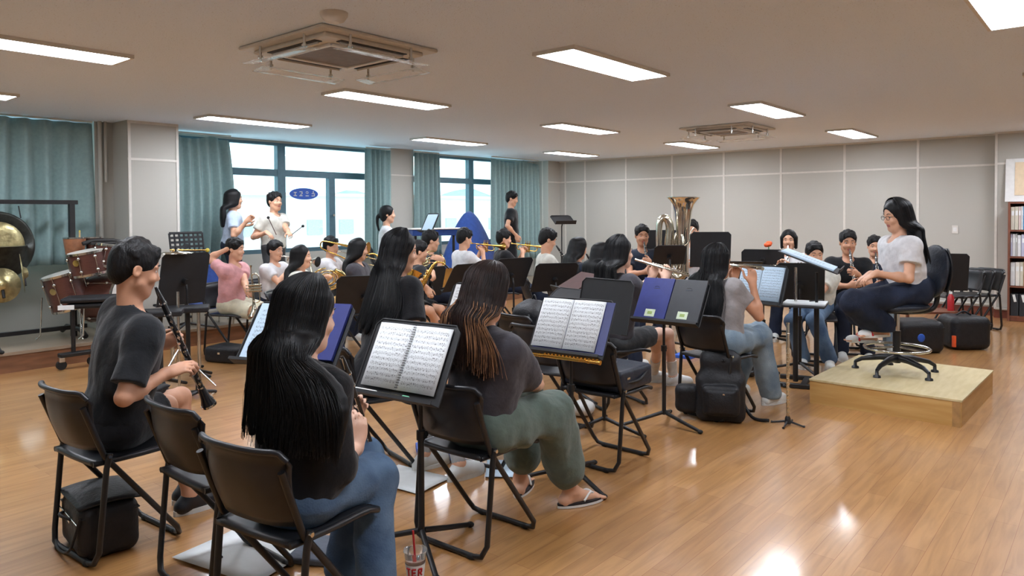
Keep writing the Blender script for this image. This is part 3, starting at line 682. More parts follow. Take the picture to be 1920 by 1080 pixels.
def ik(a, b, l1, l2, hint):
    """middle joint of a two-bone limb from a to b, bending towards hint"""
    a, b = Vector(a), Vector(b); d = b-a; L = min(d.length, (l1+l2)*.995); dn = d.normalized(); b = a+dn*L
    x = (l1*l1-l2*l2+L*L)/(2*L); h = math.sqrt(max(l1*l1-x*x, 1e-6)); hv = Vector(hint); hv = (hv-dn*hv.dot(dn)).normalized()
    return a+dn*x+hv*h, b
def hand(S, w, f, n, sgn, s=1, curl=40, k=.004, spread=.0, tcurl=.5):
    """palm and five fingers: w wrist, f towards the fingers, n where the palm faces, sgn +1 right hand / -1 left"""
    f = Vector(f).normalized(); n = Vector(n); n = (n-f*n.dot(f)).normalized(); sd = f.cross(n)*sgn     # sd points to the thumb side
    R = np.array([list(f), list(sd), list(n)]).T
    c = w+f*.047*s; S.ell(c, (.052*s, .041*s, .0155*s), R, k=.012); S.cap(w-f*.01*s, w+f*.02*s, .026*s, .024*s, k=.02)
    S.ell(w+f*.03*s+sd*.02*s+n*.006*s, (.034*s, .017*s, .016*s), R, k=.01)
    for i, (o, L, r) in enumerate(((.029, .068, .0088), (.0095, .076, .009), (-.0105, .07, .0086), (-.029, .055, .0076))):
        b = w+f*(.088-.004*abs(i-1.2))*s+sd*o*s; cu = curl+(6*i if curl < 60 else 0); fd = (f+sd*(o*spread*8)).normalized(); p = b; ang = cu*.55
        S.cap(b-f*.03*s, b, r*s*1.02, r*s*1.02, k=.006)
        for q, fr in enumerate((.45, .31, .24)):
            d = fd*math.cos(math.radians(ang))+n*math.sin(math.radians(ang)); e = p+d*L*fr*s
            S.cap(p, e, r*s*(1-.06*q), r*s*(.95-.07*q), k=.003 if q else k); p = e; ang += cu
    tb = w+f*.028*s+sd*.032*s+n*.006*s; d1 = (f*.62+sd*.62+n*.42*tcurl*1.4).normalized(); t1 = tb+d1*.034*s
    d2 = (f*.85+sd*.12+n*.6*tcurl).normalized(); t2 = t1+d2*.03*s; t3 = t2+(d2+f*.1-sd*.12).normalized()*.024*s
    S.cap(w+f*.012*s+sd*.014*s, tb, .014*s, .0125*s, k=.01).cap(tb, t1, .0125*s, .0108*s, k=.008).cap(t1, t2, .0106*s, .0098*s, k=.004).cap(t2, t3, .0098*s, .0082*s, k=.004)
def strands(name, m, parent, paths, off, r=.0011):
    mb = MB()
    for p in paths:
        n = len(p); mb.tube(p, [r*(1-.6*i/n) for i in range(n)], 3, cap=False)
    return mb.build(name, m, parent, off=off)
def hdg(a): return V(math.cos(math.radians(a)), math.sin(math.radians(a)), 0)
def person(label, head, hip, face, look=None, pitch=0, s=1.0, knees=None, feet=None, hands=None, skin='skin', shirt='tee_white', sleeve=.62, pants='long', pmat='jeans', shoe='sneaker', shoem='white_rubber',
           hair='short', hairm=None, L=.45, res=.008, loose=1.0, standing=False, nstr=0, eyes=True, stretchz=0, hold=None, elbow=(None, None), bangs=True, roll=0, group=None, seed=1, pony=None, hem=.05, wide=1.0, curl=(40, 40), hspread=.1, sockm=None, gold=0):
    head = Vector(head); hip = Vector(hip); fw = hdg(face); rg = V(fw.y, -fw.x, 0); look = face if look is None else look
    lf = hdg(look); lr = V(lf.y, -lf.x, 0); pr = math.radians(pitch); hf = lf*math.cos(pr)-V(0, 0, 1)*math.sin(pr); hu = V(0, 0, 1)*math.cos(pr)+lf*math.sin(pr); hr = lr
    off = (hip.x, hip.y, 0.0)
    H = lambda f, r, u: head+hf*f*s+hr*r*s+hu*u*s           # head frame
    neck = head-V(0, 0, .215*s)-fw*.012*s-hf*.0 ; tv = (neck-hip); tl = tv.length; tv.normalize(); tf = (fw-tv*fw.dot(tv)).normalized(); tr_ = tf.cross(tv)
    TR = np.array([list(tr_), list(tf), list(tv)]).T; HR = np.array([list(hr), list(hf), list(hu)]).T
    T = lambda r, f, u: hip+tr_*r*s+tf*f*s+tv*(u*tl)         # torso frame, u from hip 0 to neck 1
    sh = [T(.165, -.005, .955), T(-.165, -.005, .955)]
    B = Sculpt()
    B.ell(T(0, .0, .74), (.148*s, .098*s, .155*s), TR).ell(T(0, 0, .38), (.125*s, .088*s, .14*s), TR, k=.05).ell(T(0, -.01, .04), (.155*s, .11*s, .11*s), TR, k=.05)
    B.cap(sh[0], sh[1], .048*s, k=.05)
    nb = H(-.012, 0, -.06); B.cap(T(0, -.012, .97), nb, .054*s, .05*s, k=.035)
    # head
    B.ell(H(-.008, 0, .028), (.076*s, .096*s, .094*s), HR, k=.02).ell(H(.022, 0, -.035), (.060*s, .068*s, .078*s), HR, k=.03).cap(H(.055, -.014, -.098), H(.055, .014, -.098), .019*s, k=.03)
    B.cap(H(.012, .05, -.06), H(.055, .018, -.094), .016*s, k=.03).cap(H(.012, -.05, -.06), H(.055, -.018, -.094), .016*s, k=.03)
    B.cap(H(.078, .0, .012), H(.098, 0, -.024), .0085*s, .0125*s, k=.012).ell(H(.09, .011, -.03), (.009*s, .01*s, .008*s), HR, k=.005).ell(H(.09, -.011, -.03), (.009*s, .01*s, .008*s), HR, k=.005)
    for q in (-1, 1):
        B.ell(H(.088, q*.031, .006), (.017*s, .013*s, .011*s), HR, k=.014, op='s'); B.cap(H(.078, q*.014, .026), H(.066, q*.05, .024), .009*s, k=.014)
        B.ell(H(.068, q*.042, -.03), (.018*s, .016*s, .018*s), HR, k=.02)
        B.ell(H(-.012, q*.079, -.006), (.008*s, .019*s, .031*s), HR, k=.006)
        B.ell(H(-.008, q*.086, -.004), (.005*s, .011*s, .018*s), HR, k=.004, op='s')
    B.cap(H(.078, -.016, -.056), H(.078, .016, -.056), .0095*s, k=.01).cap(H(.077, -.012, -.068), H(.077, .012, -.068), .0095*s, k=.006).cap(H(.089, -.02, -.062), H(.089, .02, -.062), .002*s, k=.004, op='s')
    # arms
    ua, fa = .275*s, .245*s; arms = []
    if hands is None: hands = [(hip+fw*.28*s+rg*.14+V(0, 0, .09), (fw-V(0, 0, .2)), V(0, 0, -1)), (hip+fw*.28*s-rg*.14+V(0, 0, .09), (fw-V(0, 0, .2)), V(0, 0, -1))]
    for i, sg_ in ((0, 1), (1, -1)):
        wv, fd, pn = hands[i]; hint = elbow[i] or (rg*sg_*.55-V(0, 0, 1)-fw*.15)
        if isinstance(hint, tuple): e = sh[i]+(hint[0]-sh[i]).normalized()*ua; wv2 = e+(Vector(wv)-e).normalized()*fa
        else: e, wv2 = ik(sh[i], wv, ua, fa, hint)
        arms.append((sh[i], e, wv2))
        B.cap(sh[i], e, .046*s, .036*s, k=.03).cap(e, wv2, .037*s, .024*s, k=.012); B.ell(e+(wv2-e)*.3, (.038*s,)*3, k=.03)
        hand(B, wv2, fd, pn, sg_, s*.98, curl[i])
    # legs
    th, sn = .42*s, .40*s; hj = [hip+rg*.09*s-V(0, 0, .0), hip-rg*.09*s]
    if feet is None: feet = [(hip+fw*.02+rg*.1*s, fw), (hip+fw*.02-rg*.1*s, fw)]
    legs = []
    for i in (0, 1):
        fp, fdv = feet[i]; an = V(fp.x, fp.y, fp.z+.085*s) - fdv*.0
        if knees: kn = Vector(knees[i])
        else: kn, an = ik(hj[i], an, th, sn, fw+V(0, 0, .3) if not standing else fw)
        legs.append((hj[i], kn, an, fdv)); B.cap(hj[i], kn, .074*s, .052*s, k=.04).cap(kn, an, .05*s, .034*s, k=.02); B.ell(kn+(an-kn)*.28-fdv*.012*s, (.05*s, .05*s, .075*s), k=.03)
        toe = an+fdv*.15*s-V(0, 0, .062*s); heel = an-fdv*.035*s-V(0, 0, .052*s)
        B.cap(an-V(0, 0, .015), heel, .034*s, .03*s, k=.02).cap(heel, toe, .028*s, .022*s, k=.02).cap(an, toe-fdv*.03, .03*s, .02*s, k=.03)
        if shoe == 'sandal' or shoe == 'flat':
            sd = V(fdv.y, -fdv.x, 0)
            for j, o_ in enumerate((-.03, -.015, 0, .014, .027)): B.cap(toe+sd*o_*s, toe+fdv*(.045-.004*abs(j-(0 if i else 4)))*s+sd*o_*1.1*s-V(0, 0, .006), .0095*s, .0085*s, k=.004)
    body = B.build('person', skin, None, res, off, 1); body.location = off
    # lips take their own colour
    me = body.data; me.materials.append(M['lips']); lc = np.array(H(.083, 0, -.062))-np.array(off)
    cs = np.empty(len(me.polygons)*3, np.float32); me.polygons.foreach_get('center', cs); cs = (cs.reshape(-1, 3)-lc)@HR
    mi = ((cs[:, 0]/(.024*s))**2+(cs[:, 2]/(.0125*s))**2 < 1) & (cs[:, 1] > -.012*s); me.polygons.foreach_set('material_index', mi.astype(np.int32))
    tag(body, label, 'person', group)
    if eyes:
        for q in (-1, 1):
            m_ = MB().ell(H(.0705, q*.031, .006), (.0115*s, .0105*s, .0095*s), Matrix(HR.tolist()), 12, 8); e_ = m_.build('eye', 'eye_white', body, off=off)
            MB().ell(H(.0775, q*.031, .005), (.0058*s, .0045*s, .0058*s), Matrix(HR.tolist()), 10, 6).build('iris', 'iris', e_, off=off)
            MB().tube([H(.088, q*.014, .030), H(.086, q*.032, .036), H(.072, q*.05, .031)], [.003*s, .0035*s, .002*s], 6).build('eyebrow', hairm or 'hair_short', body, off=off)
    # shirt
    if shirt:
        S = Sculpt(); g = .014*loose; 
        for i, (a, e, w2) in enumerate(arms):
            d = (e-a); fe = a+d*min(sleeve, 1); r0 = .056*s+g*.6; r1 = .05*s+g*1.3
            if sleeve <= 1: S.cap(a, a+d*(sleeve*.98), r0, r1, k=.055)
            else:
                S.cap(a, e, r0, .045*s+g, k=.05); S.cap(e, e+(w2-e)*(sleeve-1), .045*s+g, .036*s+g*.6, k=.02)
        for i, (a, e, w2) in enumerate(arms):
            d = (e-a).normalized(); S.plane(a+(e-a)*sleeve, V(0, 0, 0), k=.001) if False else None
            if sleeve <= 1: p = a+(e-a)*sleeve; u_, v_ = frame(d); S.box(p+d*.045, (.085*s+g, .085*s+g, .045), .003, np.array([list(u_), list(v_), list(d)]).T, k=.004, op='s')
        S.ell(T(0, 0, .74), ((.155+g)*s, (.105+g)*s, .165*s), TR).ell(T(0, .004, .38), ((.142+g)*s, (.104+g)*s, .2*s), TR, k=.06).ell(T(0, 0, .1), ((.165+g)*s, (.124+g)*s, .13*s), TR, k=.06)
        S.cap(sh[0], sh[1], .056*s+g*.3, k=.07)
        for q in (-1, 1): S.cap(T(q*.125, 0, .85), T(q*.1, 0, .45), .075*s+g*.5, .085*s+g*.6, k=.06).cap(T(0, -.01, .95), T(0, -.012, 1.03), .066*s, .058*s, k=.03)
        S.wr(.0055*loose, 22, seed, (1, 1, .55)).wr(.002, 60, seed+3, (1, 1, .6))
        S.plane(T(0, 0, -hem), -tv, k=.004)
        S.ell(T(0, .02, 1.09), (.062*s, .068*s, .046*s), TR, k=.006, op='s')
        S.build('t_shirt' if sleeve <= 1 else 'long_sleeved_top', shirt, body, res, off)
    # trousers / shorts
    if pants:
        S = Sculpt(); g = .012*wide
        S.ell(T(0, -.008, .02), ((.162+g)*s, (.118+g)*s, .115*s), TR)
        S.cap(T(0, 0, .0), T(0, 0, .16), .12*s, .118*s, k=.05)
        for (a, kn, an, fdv) in legs:
            if pants == 'long':
                S.cap(a, kn, .084*s+g, .06*s+g, k=.04).cap(kn, an+V(0, 0, .01), .06*s+g*1.2, .048*s+g*1.9, k=.03)
            elif pants == 'crop':
                S.cap(a, kn, .088*s+g, .066*s+g*1.3, k=.04).cap(kn, kn+(an-kn)*.72, .066*s+g*1.6, .05*s+g*1.5, k=.03)
            else: S.cap(a, a+(kn-a)*.72, .088*s+g, .072*s+g*1.5, k=.04)
        S.wr(.006*wide, 24, seed+9, (1, 1, .8)).wr(.002, 70, seed+5)
        for (a, kn, an, fdv) in legs:
            if pants == 'long': S.plane(an-V(0, 0, .035 if not standing else .06), V(0, 0, -1))
            if pants == 'shorts': d = (kn-a).normalized(); p = a+(kn-a)*.74; S.cap(p+d*.075, p+d*.3, .1*s, .1*s, k=.004, op='s')
        S.build({'long': 'jeans' if 'jean' in pmat else 'trousers', 'crop': 'cropped_trousers', 'shorts': 'shorts'}[pants], pmat, body, res, off)
    # feet
    for (a, kn, an, fdv) in legs:
        sd = V(fdv.y, -fdv.x, 0); FR = np.array([list(sd), list(fdv), [0, 0, 1]]).T; g0 = an-V(0, 0, .085*s)
        if sockm:
            MB().tube([an+(kn-an)*.36, an+(kn-an)*.02, an-V(0, 0, .03)], [.047*s, .041*s, .038*s], 14).build('sock', sockm, body, off=off)
        if shoe in ('sneaker', 'clog'):
            S = Sculpt(); S.cap(g0-fdv*.04*s+V(0, 0, .035*s), g0+fdv*.14*s+V(0, 0, .032*s), .04*s, .041*s, k=.02).cap(g0+V(0, 0, .075*s), g0+fdv*.11*s+V(0, 0, .04*s), .042*s, .034*s, k=.03)
            S.plane(g0+V(0, 0, .004), V(0, 0, -1)); 
            if shoe == 'sneaker': S.cap(g0-fdv*.012+V(0, 0, .085*s), g0+V(0, 0, .16*s), .036*s, k=.004, op='s')
            so = S.build('shoe', shoem, body, min(res, .007), off)
            m_ = MB(); pts = []
            for t_ in np.linspace(0, 2*math.pi, 22, endpoint=False): pts.append(g0+fdv*(.05+.135*math.cos(t_))*s+sd*(.046*math.sin(t_)*(1+.12*math.cos(t_)))*s+V(0, 0, .001))
            m_.prism(pts, (0, 0, .024*s)); m_.build('sole', 'white_rubber' if shoem != 'rubber_black' else 'rubber', so, off=off)
        elif shoe == 'sandal':
            m_ = MB(); pts = []
            for t_ in np.linspace(0, 2*math.pi, 24, endpoint=False): pts.append(g0+fdv*(.062+.14*math.cos(t_))*s+sd*(.048*math.sin(t_)*(1+.15*math.cos(t_)))*s+V(0, 0, .002))
            m_.prism(pts, (0, 0, .012)); so = m_.build('sandal', 'white', body, off=off)
            MB().prism([p+V(0, 0, .0125) for p in pts], (0, 0, .009)).build('footbed', 'sandal_dark', so, off=off)
            for q in (-1, 1):
                MB().tube(spline([g0+fdv*.15*s+V(0, 0, .03), g0+fdv*.11*s+sd*q*.02*s+V(0, 0, .058), g0+fdv*.055*s+sd*q*.045*s+V(0, 0, .03)], 5), .006, 6).build('strap', 'white', so, off=off)
        elif shoe == 'flat':
            m_ = MB(); pts = []
            for t_ in np.linspace(0, 2*math.pi, 24, endpoint=False): pts.append(g0+fdv*(.055+.135*math.cos(t_))*s+sd*(.046*math.sin(t_)*(1+.15*math.cos(t_)))*s+V(0, 0, .004))
            m_.prism(pts, (0, 0, .02)); so = m_.build('flat_shoe', 'white', body, off=off)
            S = Sculpt(); S.ell(g0+fdv*.135*s+V(0, 0, .03), (.046*s, .06*s, .034*s), FR).plane(g0+V(0, 0, .01), V(0, 0, -1)); S.build('toe_upper', 'white', so, res, off)
            MB().tube([g0+fdv*.10*s+sd*.048*s+V(0, 0, .02), g0+fdv*.1*s+V(0, 0, .075), g0+fdv*.10*s-sd*.048*s+V(0, 0, .02)], .008, 6).build('strap', 'red', so, off=off)
    # hair
    hm = hairm or ('hair_short' if hair == 'short' else 'hair'); S = Sculpt(); rs = random.Random(seed)
    if hair == 'short':
        S.ell(H(-.014, 0, .042), (.086*s, .104*s, .094*s), HR).ell(H(-.06, 0, -.01), (.066*s, .05*s, .07*s), HR, k=.03)
        for i in range(46):
            az = rs.uniform(0, 6.28); el = rs.uniform(.25, 1.45); d = V(math.sin(az)*math.cos(el), math.cos(az)*math.cos(el), math.sin(el))
            p = H(-.014+.098*d.y, .08*d.x, .042+.088*d.z); q = H(-.014+.1*d.y*1.12+.012, .082*d.x*1.12, .03+.078*d.z); S.cap(p, q, .014*s, .006*s, k=.012)
        for i in range(9):
            r_ = -.055+.11*i/8; S.cap(H(.06, r_*.8, .10), H(.088-abs(r_)*.35, r_, .076+rs.uniform(-.016, .014)), .014*s, .005*s, k=.01)
        S.ell(H(.112, 0, -.04), (.086*s, .082*s, .116*s), HR, k=.008, op='s')
        for q in (-1, 1): S.ell(H(.005, q*.1, -.03), (.03*s, .032*s, .045*s), HR, k=.006, op='s')
        S.plane(H(-.05, 0, -.095), -hu+hf*.0, k=.01)
        S.build('hair', hm, body, min(res, .006), off)
    else:
        S.ell(H(-.016, 0, .036), (.091*s, .11*s, .098*s), HR).ell(H(-.05, 0, -.02), (.078*s, .066*s, .09*s), HR, k=.03)
        paths = []; down = V(0, 0, -1)
        def lock(ph, jit=0, ext=0, Lj=1.0):
            a = math.radians(ph); lat = math.sin(a); bk = math.cos(a); pts = []
            for el in (1.5, 1.15, .75, .3): pts.append(H(-.016-(.098+ext)*bk*math.cos(el)+.02*math.sin(el), (.081+ext)*lat*math.cos(el), .034+(.088+ext*1.3)*math.sin(el)))
            p = H(-.022-(.09+ext)*bk, (.082+ext)*lat, -.055); pts.append(p); base = V(p.x, p.y, p.z)
            bl = V(tr_.x, tr_.y, 0).normalized(); bf = V(tf.x, tf.y, 0).normalized(); LL = L*s*Lj
            for t in (.1, .22, .36, .52, .7, .86, 1.0):
                z = base.z-LL*t; u = (z-hip.z)/max(.05, (neck.z-hip.z)); u = max(-.1, min(1.12, u)); ax = hip+(neck-hip)*u
                q = V(base.x, base.y, 0)+bl*(lat*hspread*min(1, 1.6*t)+jit*t); rel = V(q.x-ax.x, q.y-ax.y, 0); ll = rel.dot(bl); bb = -rel.dot(bf)
                w_ = math.exp(-(ll/.2)**4); need = (.07+.05*min(1, t*4))*s*w_+.012*loose+ext
                if bb < need: bb = bb+(need-bb)*min(1, t*5)
                if ext: ll += lat*(ext*.6+.006); bb += max(0, bk)*.010
                pts.append(V(ax.x+bl.x*ll-bf.x*bb, ax.y+bl.y*ll-bf.y*bb, z))
            return spline(pts, 2)
        if hair == 'long':
            N = 33
            for i in range(N):
                ph = -112+224*i/(N-1); p = lock(ph, rs.uniform(-.02, .02), 0, rs.uniform(.9, 1.06)); n = len(p)
                for j in range(n-1):
                    r_ = lambda t: (.017+.012*min(1, t*2) if t < .75 else .029*(1-(t-.75)*2.4))*s
                    S.cap(p[j], p[j+1], r_(j/n), r_((j+1)/n), k=.006)
        elif hair in ('pony', 'bun', 'bob'):
            if hair == 'bob':
                for i in range(17):
                    ph = -115+230*i/16; a = math.radians(ph); S.cap(H(-.016-.09*math.cos(a), .082*math.sin(a), .03), H(-.012-.085*math.cos(a), .088*math.sin(a), -.10), .022*s, .012*s, k=.014)
            else:
                b0 = H(-.115, 0, -.01); pp = spline([b0, b0-hf*.03-hu*.03*s, b0-hf*.035-V(0, 0, .12*s), b0-hf*.01-V(0, 0, .22*s)], 5)
                for j in range(len(pp)-1): t = j/len(pp); S.cap(pp[j], pp[j+1], (.026-.014*t)*s, (.025-.014*t)*s, k=.012)
        S.ell(H(.125, 0, -.03), (.078*s, .1*s, .115*s), HR, k=.01, op='s')
        if hair not in ('long', 'bob'):
            for q in (-1, 1): S.ell(H(.0, q*.1, -.03), (.03*s, .03*s, .042*s), HR, k=.006, op='s')
        ho = S.build('hair', hm, body, min(res, .008), off, 4)
        if nstr and hair == 'long':
            ps = [lock(rs.uniform(-108, 108), rs.gauss(0, .018), .019+rs.uniform(0, .009), rs.uniform(.85, 1.1))[1:] for _ in range(nstr)]
            strands('loose_strands', 'strand_brown' if gold else 'strand', ho, ps, off, .0016)
            if gold:
                ps = [lock(rs.choice((-1, 1))*rs.uniform(20, 108), rs.gauss(0, .02), .021+rs.uniform(0, .009), rs.uniform(.9, 1.1))[rs.randint(8, 15):] for _ in range(gold)]
                strands('highlight_strands', 'hair_gold', ho, ps, off, .0022)
    return dict(body=body, H=H, arms=arms, hf=hf, hr=hr, hu=hu, mouth=H(.1, 0, -.062), fw=fw, rg=rg, s=s, neck=neck, hip=hip, legs=legs)
# ---------------------------------------------------------------- instruments
def axis_frame(a, b, up=(0, 0, 1)):
    t = (Vector(b)-Vector(a)).normalized(); u = Vector(up); u = (u-t*u.dot(t)).normalized(); return t, u, t.cross(u)
def finish(root, label, cat, grp=None): tag(root, label, cat, grp); return root
def clarinet(mouth, tip, label, up):
    a, b = Vector(mouth), Vector(tip); L = (b-a).length; t, u, r = axis_frame(a, b, up); P = lambda d, h=0, w_=0: a+t*d*L+u*h+r*w_
    root = empty('clarinet', a); o = tuple(a)
    MB().tube([P(0), P(.03), P(.1), P(.12), P(.84), P(.86), P(.93), P(.975), P(1)], [.006, .009, .0125, .0135, .0145, .018, .024, .034, .037], 20).build('body', 'ebony', root, off=o)
    for d in (.13, .22, .52, .84): MB().cyl(P(d-.006), P(d+.006), .0165, 18).build('ring', 'chrome', root, off=o)
    MB().cyl(P(.985), P(1.002), .0375, 20, .038).build('bell_ring', 'chrome', root, off=o)
    MB().box(P(.05, .009), (.012, .05, .006), Matrix((r, t, u)).transposed()).build('ligature', 'chrome', root, off=o)
    for i, d in enumerate(np.linspace(.27, .8, 13)):
        sx_ = [0, .009, -.008][i % 3]; k = MB(); k.cyl(P(d, .0125, sx_), P(d, .018, sx_), .0068, 12); k.cyl(P(d-.02, .016, sx_*1.5), P(d+.02, .016, sx_*1.5), .0022, 6); k.build('key', 'chrome', root, off=o)
    for q in (-1, 1):
        MB().cyl(P(.3, .012, q*.011), P(.5, .012, q*.011), .002, 6).cyl(P(.55, .012, q*.011), P(.82, .012, q*.011), .002, 6).build('key_rod', 'chrome', root, off=o)
        MB().tube([P(.66, .012, q*.014), P(.72, .014, q*.017), P(.78, .016, q*.013)], [.005, .0055, .003], 8).build('lever', 'chrome', root, off=o)
    return finish(root, label, 'clarinet', None)
def flute(a, b, label, up, name='flute', m='silver'):
    a, b = Vector(a), Vector(b); L = (b-a).length; t, u, r = axis_frame(a, b, up); P = lambda d, h=0, w_=0: a+t*d*L+u*h+r*w_
    root = empty(name, a); o = tuple(a)
    MB().tube([P(0), P(.01), P(1)], [.011, .0115, .0095], 16).build('tube', m, root, off=o)
    MB().ell(P(.11, .009), (.011, .011, .006)).build('lip_plate', m, root, off=o)
    for d in (0, .27, .86, .995): MB().cyl(P(d-.008), P(d+.008), .0125, 16).build('ring', m, root, off=o)
    for i, d in enumerate(np.linspace(.33, .96, 15)):
        MB().cyl(P(d, .009), P(d, .0165), .0085, 12).cyl(P(d, .0165), P(d, .018), .0055, 10).build('key', m, root, off=o)
    MB().cyl(P(.31, .008, .011), P(.84, .008, .011), .003, 6).build('key_rod', m, root, off=o)
    return finish(root, label, 'flute')
def flare(mb, a, d, L, r0, r1, n=24, power=6):
    t = Vector(d).normalized(); N = 12; mb.tube([Vector(a)+t*L*i/N for i in range(N+1)], [r0+(r1-r0)*(i/N)**power*1.0+(r1*.12)*(i/N) for i in range(N+1)], n)
def trumpet(mouth, d, up, label, s=1.0, name='trumpet', m='silver', cat='trumpet'):
    a = Vector(mouth); t, u, r = axis_frame(a, a+Vector(d), up); P = lambda x, h=0, w_=0: a+t*x*s+u*h*s+r*w_*s
    root = empty(name, a); o = tuple(a)
    MB().tube([P(0), P(.012), P(.03), P(.08)], [.012*s, .011*s, .005*s, .005*s], 12).build('mouthpiece', m, root, off=o)
    MB().tube([P(.07), P(.34), *[P(.34+.03*math.sin(x), -.035+.035*math.cos(x)) for x in np.linspace(.3, 2.84, 6)], P(.34, -.07), P(.2, -.07)], .0065*s, 10).build('leadpipe', m, root, off=o)
    b = MB(); b.tube([P(.2, -.07), P(.12, -.07), *[P(.12-.035*math.sin(x), -.035-.035*math.cos(x)) for x in np.linspace(.3, 2.84, 6)], P(.14, 0, .018)], .0068*s, 10); flare(b, P(.14, 0, .018), t, .36*s, .0068*s, .052*s); b.build('bell', m, root, off=o)
    for k in range(3):
        x = .20+.028*k; MB().cyl(P(x, -.095), P(x, .03), .0115*s, 14).cyl(P(x, .03), P(x, .055), .0035*s, 8).cyl(P(x, .055), P(x, .059), .008*s, 12).build('valve', m, root, off=o)
    return finish(root, label, cat)
def trombone(mouth, d, up, label, m='brass'):
    a = Vector(mouth); t, u, r = axis_frame(a, a+Vector(d), up); P = lambda x, h=0, w_=0: a+t*x+u*h+r*w_
    root = empty('trombone', a); o = tuple(a)
    MB().tube([P(0), P(.015), P(.04), P(.1)], [.015, .014, .006, .006], 12).build('mouthpiece', 'silver', root, off=o)
    MB().tube([P(.08), P(.75), *[P(.75+.04*math.sin(x), -.04+.04*math.cos(x)) for x in np.linspace(.3, 2.84, 6)], P(.75, -.08), P(.1, -.08)], .0075, 10).build('slide', 'silver', root, off=o)
    b = MB(); b.tube([P(.12, -.08), P(.12, -.06, .06), P(-.15, 0, .1), *[P(-.15-.05*math.sin(x), .05-.05*math.cos(x), .1) for x in np.linspace(.3, 2.84, 6)], P(-.1, .1, .1)], .0085, 10); flare(b, P(-.1, .1, .1), t, .5, .0095, .09); b.build('bell', m, root, off=o)
    MB().cyl(P(.14, 0), P(.14, -.08), .006, 8).cyl(P(.3, 0), P(.3, -.08), .006, 8).build('brace', m, root, off=o)
    return finish(root, label, 'trombone')
def horn(c, belld, up, label, m='palebrass', mouth=None):
    """french horn: coil in the plane across the bell direction"""
    c = Vector(c); t = Vector(belld).normalized(); u = Vector(up); u = (u-t*u.dot(t)).normalized(); r = t.cross(u)
    root = empty('french_horn', c); o = tuple(c); P = lambda x, y, z=0: c+u*x+r*y+t*z
    MB().tube([P(.13*math.cos(x), .13*math.sin(x), .01) for x in np.linspace(-.6, 5.0, 30)], [.007+.008*i/29 for i in range(30)], 10).build('main_coil', m, root, off=o)
    for k, rr in enumerate((.105, .085, .065)): MB().tube([P(rr*math.cos(x)-.01, rr*math.sin(x), -.015*(k % 2)) for x in np.linspace(.5+k, 5.4+k, 22)], .006, 8).build('inner_tubing', m, root, off=o)
    b = MB(); b.tube(spline([P(.04, -.125, .01), P(-.04, -.15, .02), P(-.1, -.12, .04), P(-.1, -.06, .08)], 5), [.015+.012*i/15 for i in range(16)], 14); flare(b, P(-.1, -.06, .08), (t-u*.25), .17, .027, .12, 28, 2.6); b.build('bell', m, root, off=o)
    for k in range(3):
        MB().cyl(P(-.03+.035*k, .03, -.03), P(-.03+.035*k, .03, .03), .015, 12).build('valve', 'silver', root, off=o)
        MB().tube([P(-.03+.035*k, .03, .01), P(-.045+.035*k, .1, .015), P(-.03+.035*k, .11, .015), P(-.02+.035*k, .1, .015), P(-.02+.035*k, .03, .012)], .0045, 8).build('slide', m, root, off=o)
    mo = Vector(mouth) if mouth else P(.2, .06, .0)
    MB().tube(spline([P(.11, .07, 0), (P(.11, .07, 0)+mo)/2+u*.01, mo], 4), [.006]*8+[.01], 8).build('leadpipe', m, root, off=o)
    return finish(root, label, 'french horn')
def sax(mouth, bow, fwd, label, m='brass', s=1.0):
    a, b = Vector(mouth), Vector(bow); t = (b-a).normalized(); f = Vector(fwd); f = (f-t*f.dot(t)).normalized(); r = t.cross(f); L = (b-a).length
    root = empty('saxophone', a); o = tuple(a); P = lambda x, h=0, w_=0: a+t*x+f*h+r*w_
    MB().tube(spline([P(.0), P(-.005, .05), P(.02, .10), P(.07, .115)], 5), [.008]*4+[.009]*6+[.012]*6, 12).build('neck', m, root, off=o)
    MB().tube([P(.01, -.045), P(0, .012)], [.006, .012], 10).build('mouthpiece', 'ebony', root, off=o)
    MB().tube([P(.06, .115), P(L*.9, .115)], [.013*s, .03*s], 18).build('body_tube', m, root, off=o)
    pts = [P(L*.9+.0, .115)]+[P(L*.9+.055*math.sin(x), .115+.055-.055*math.cos(x)) for x in np.linspace(.2, 2.94, 8)]+[P(L*.9-.02, .225)]
    b_ = MB(); b_.tube(pts, [.03*s+.006*i/10 for i in range(len(pts))], 18); b_.build('bow', m, root, off=o)
    b_ = MB(); flare(b_, P(L*.9-.0, .225), (-t+f*.12), .24, .036*s, .062*s, 24, 3.5); b_.build('bell', m, root, off=o)
    for i, x in enumerate(np.linspace(.14, L*.86, 11)):
        MB().cyl(P(x, .115+.018, .012*(-1)**i), P(x, .115+.034, .014*(-1)**i), .010+.006*i/11, 12).build('key', m, root, off=o)
    MB().cyl(P(.12, .115, .03), P(L*.88, .115, .04), .0035, 6).cyl(P(.12, .115, -.03), P(L*.88, .115, -.04), .0035, 6).build('key_rod', m, root, off=o)
    return finish(root, label, 'saxophone')
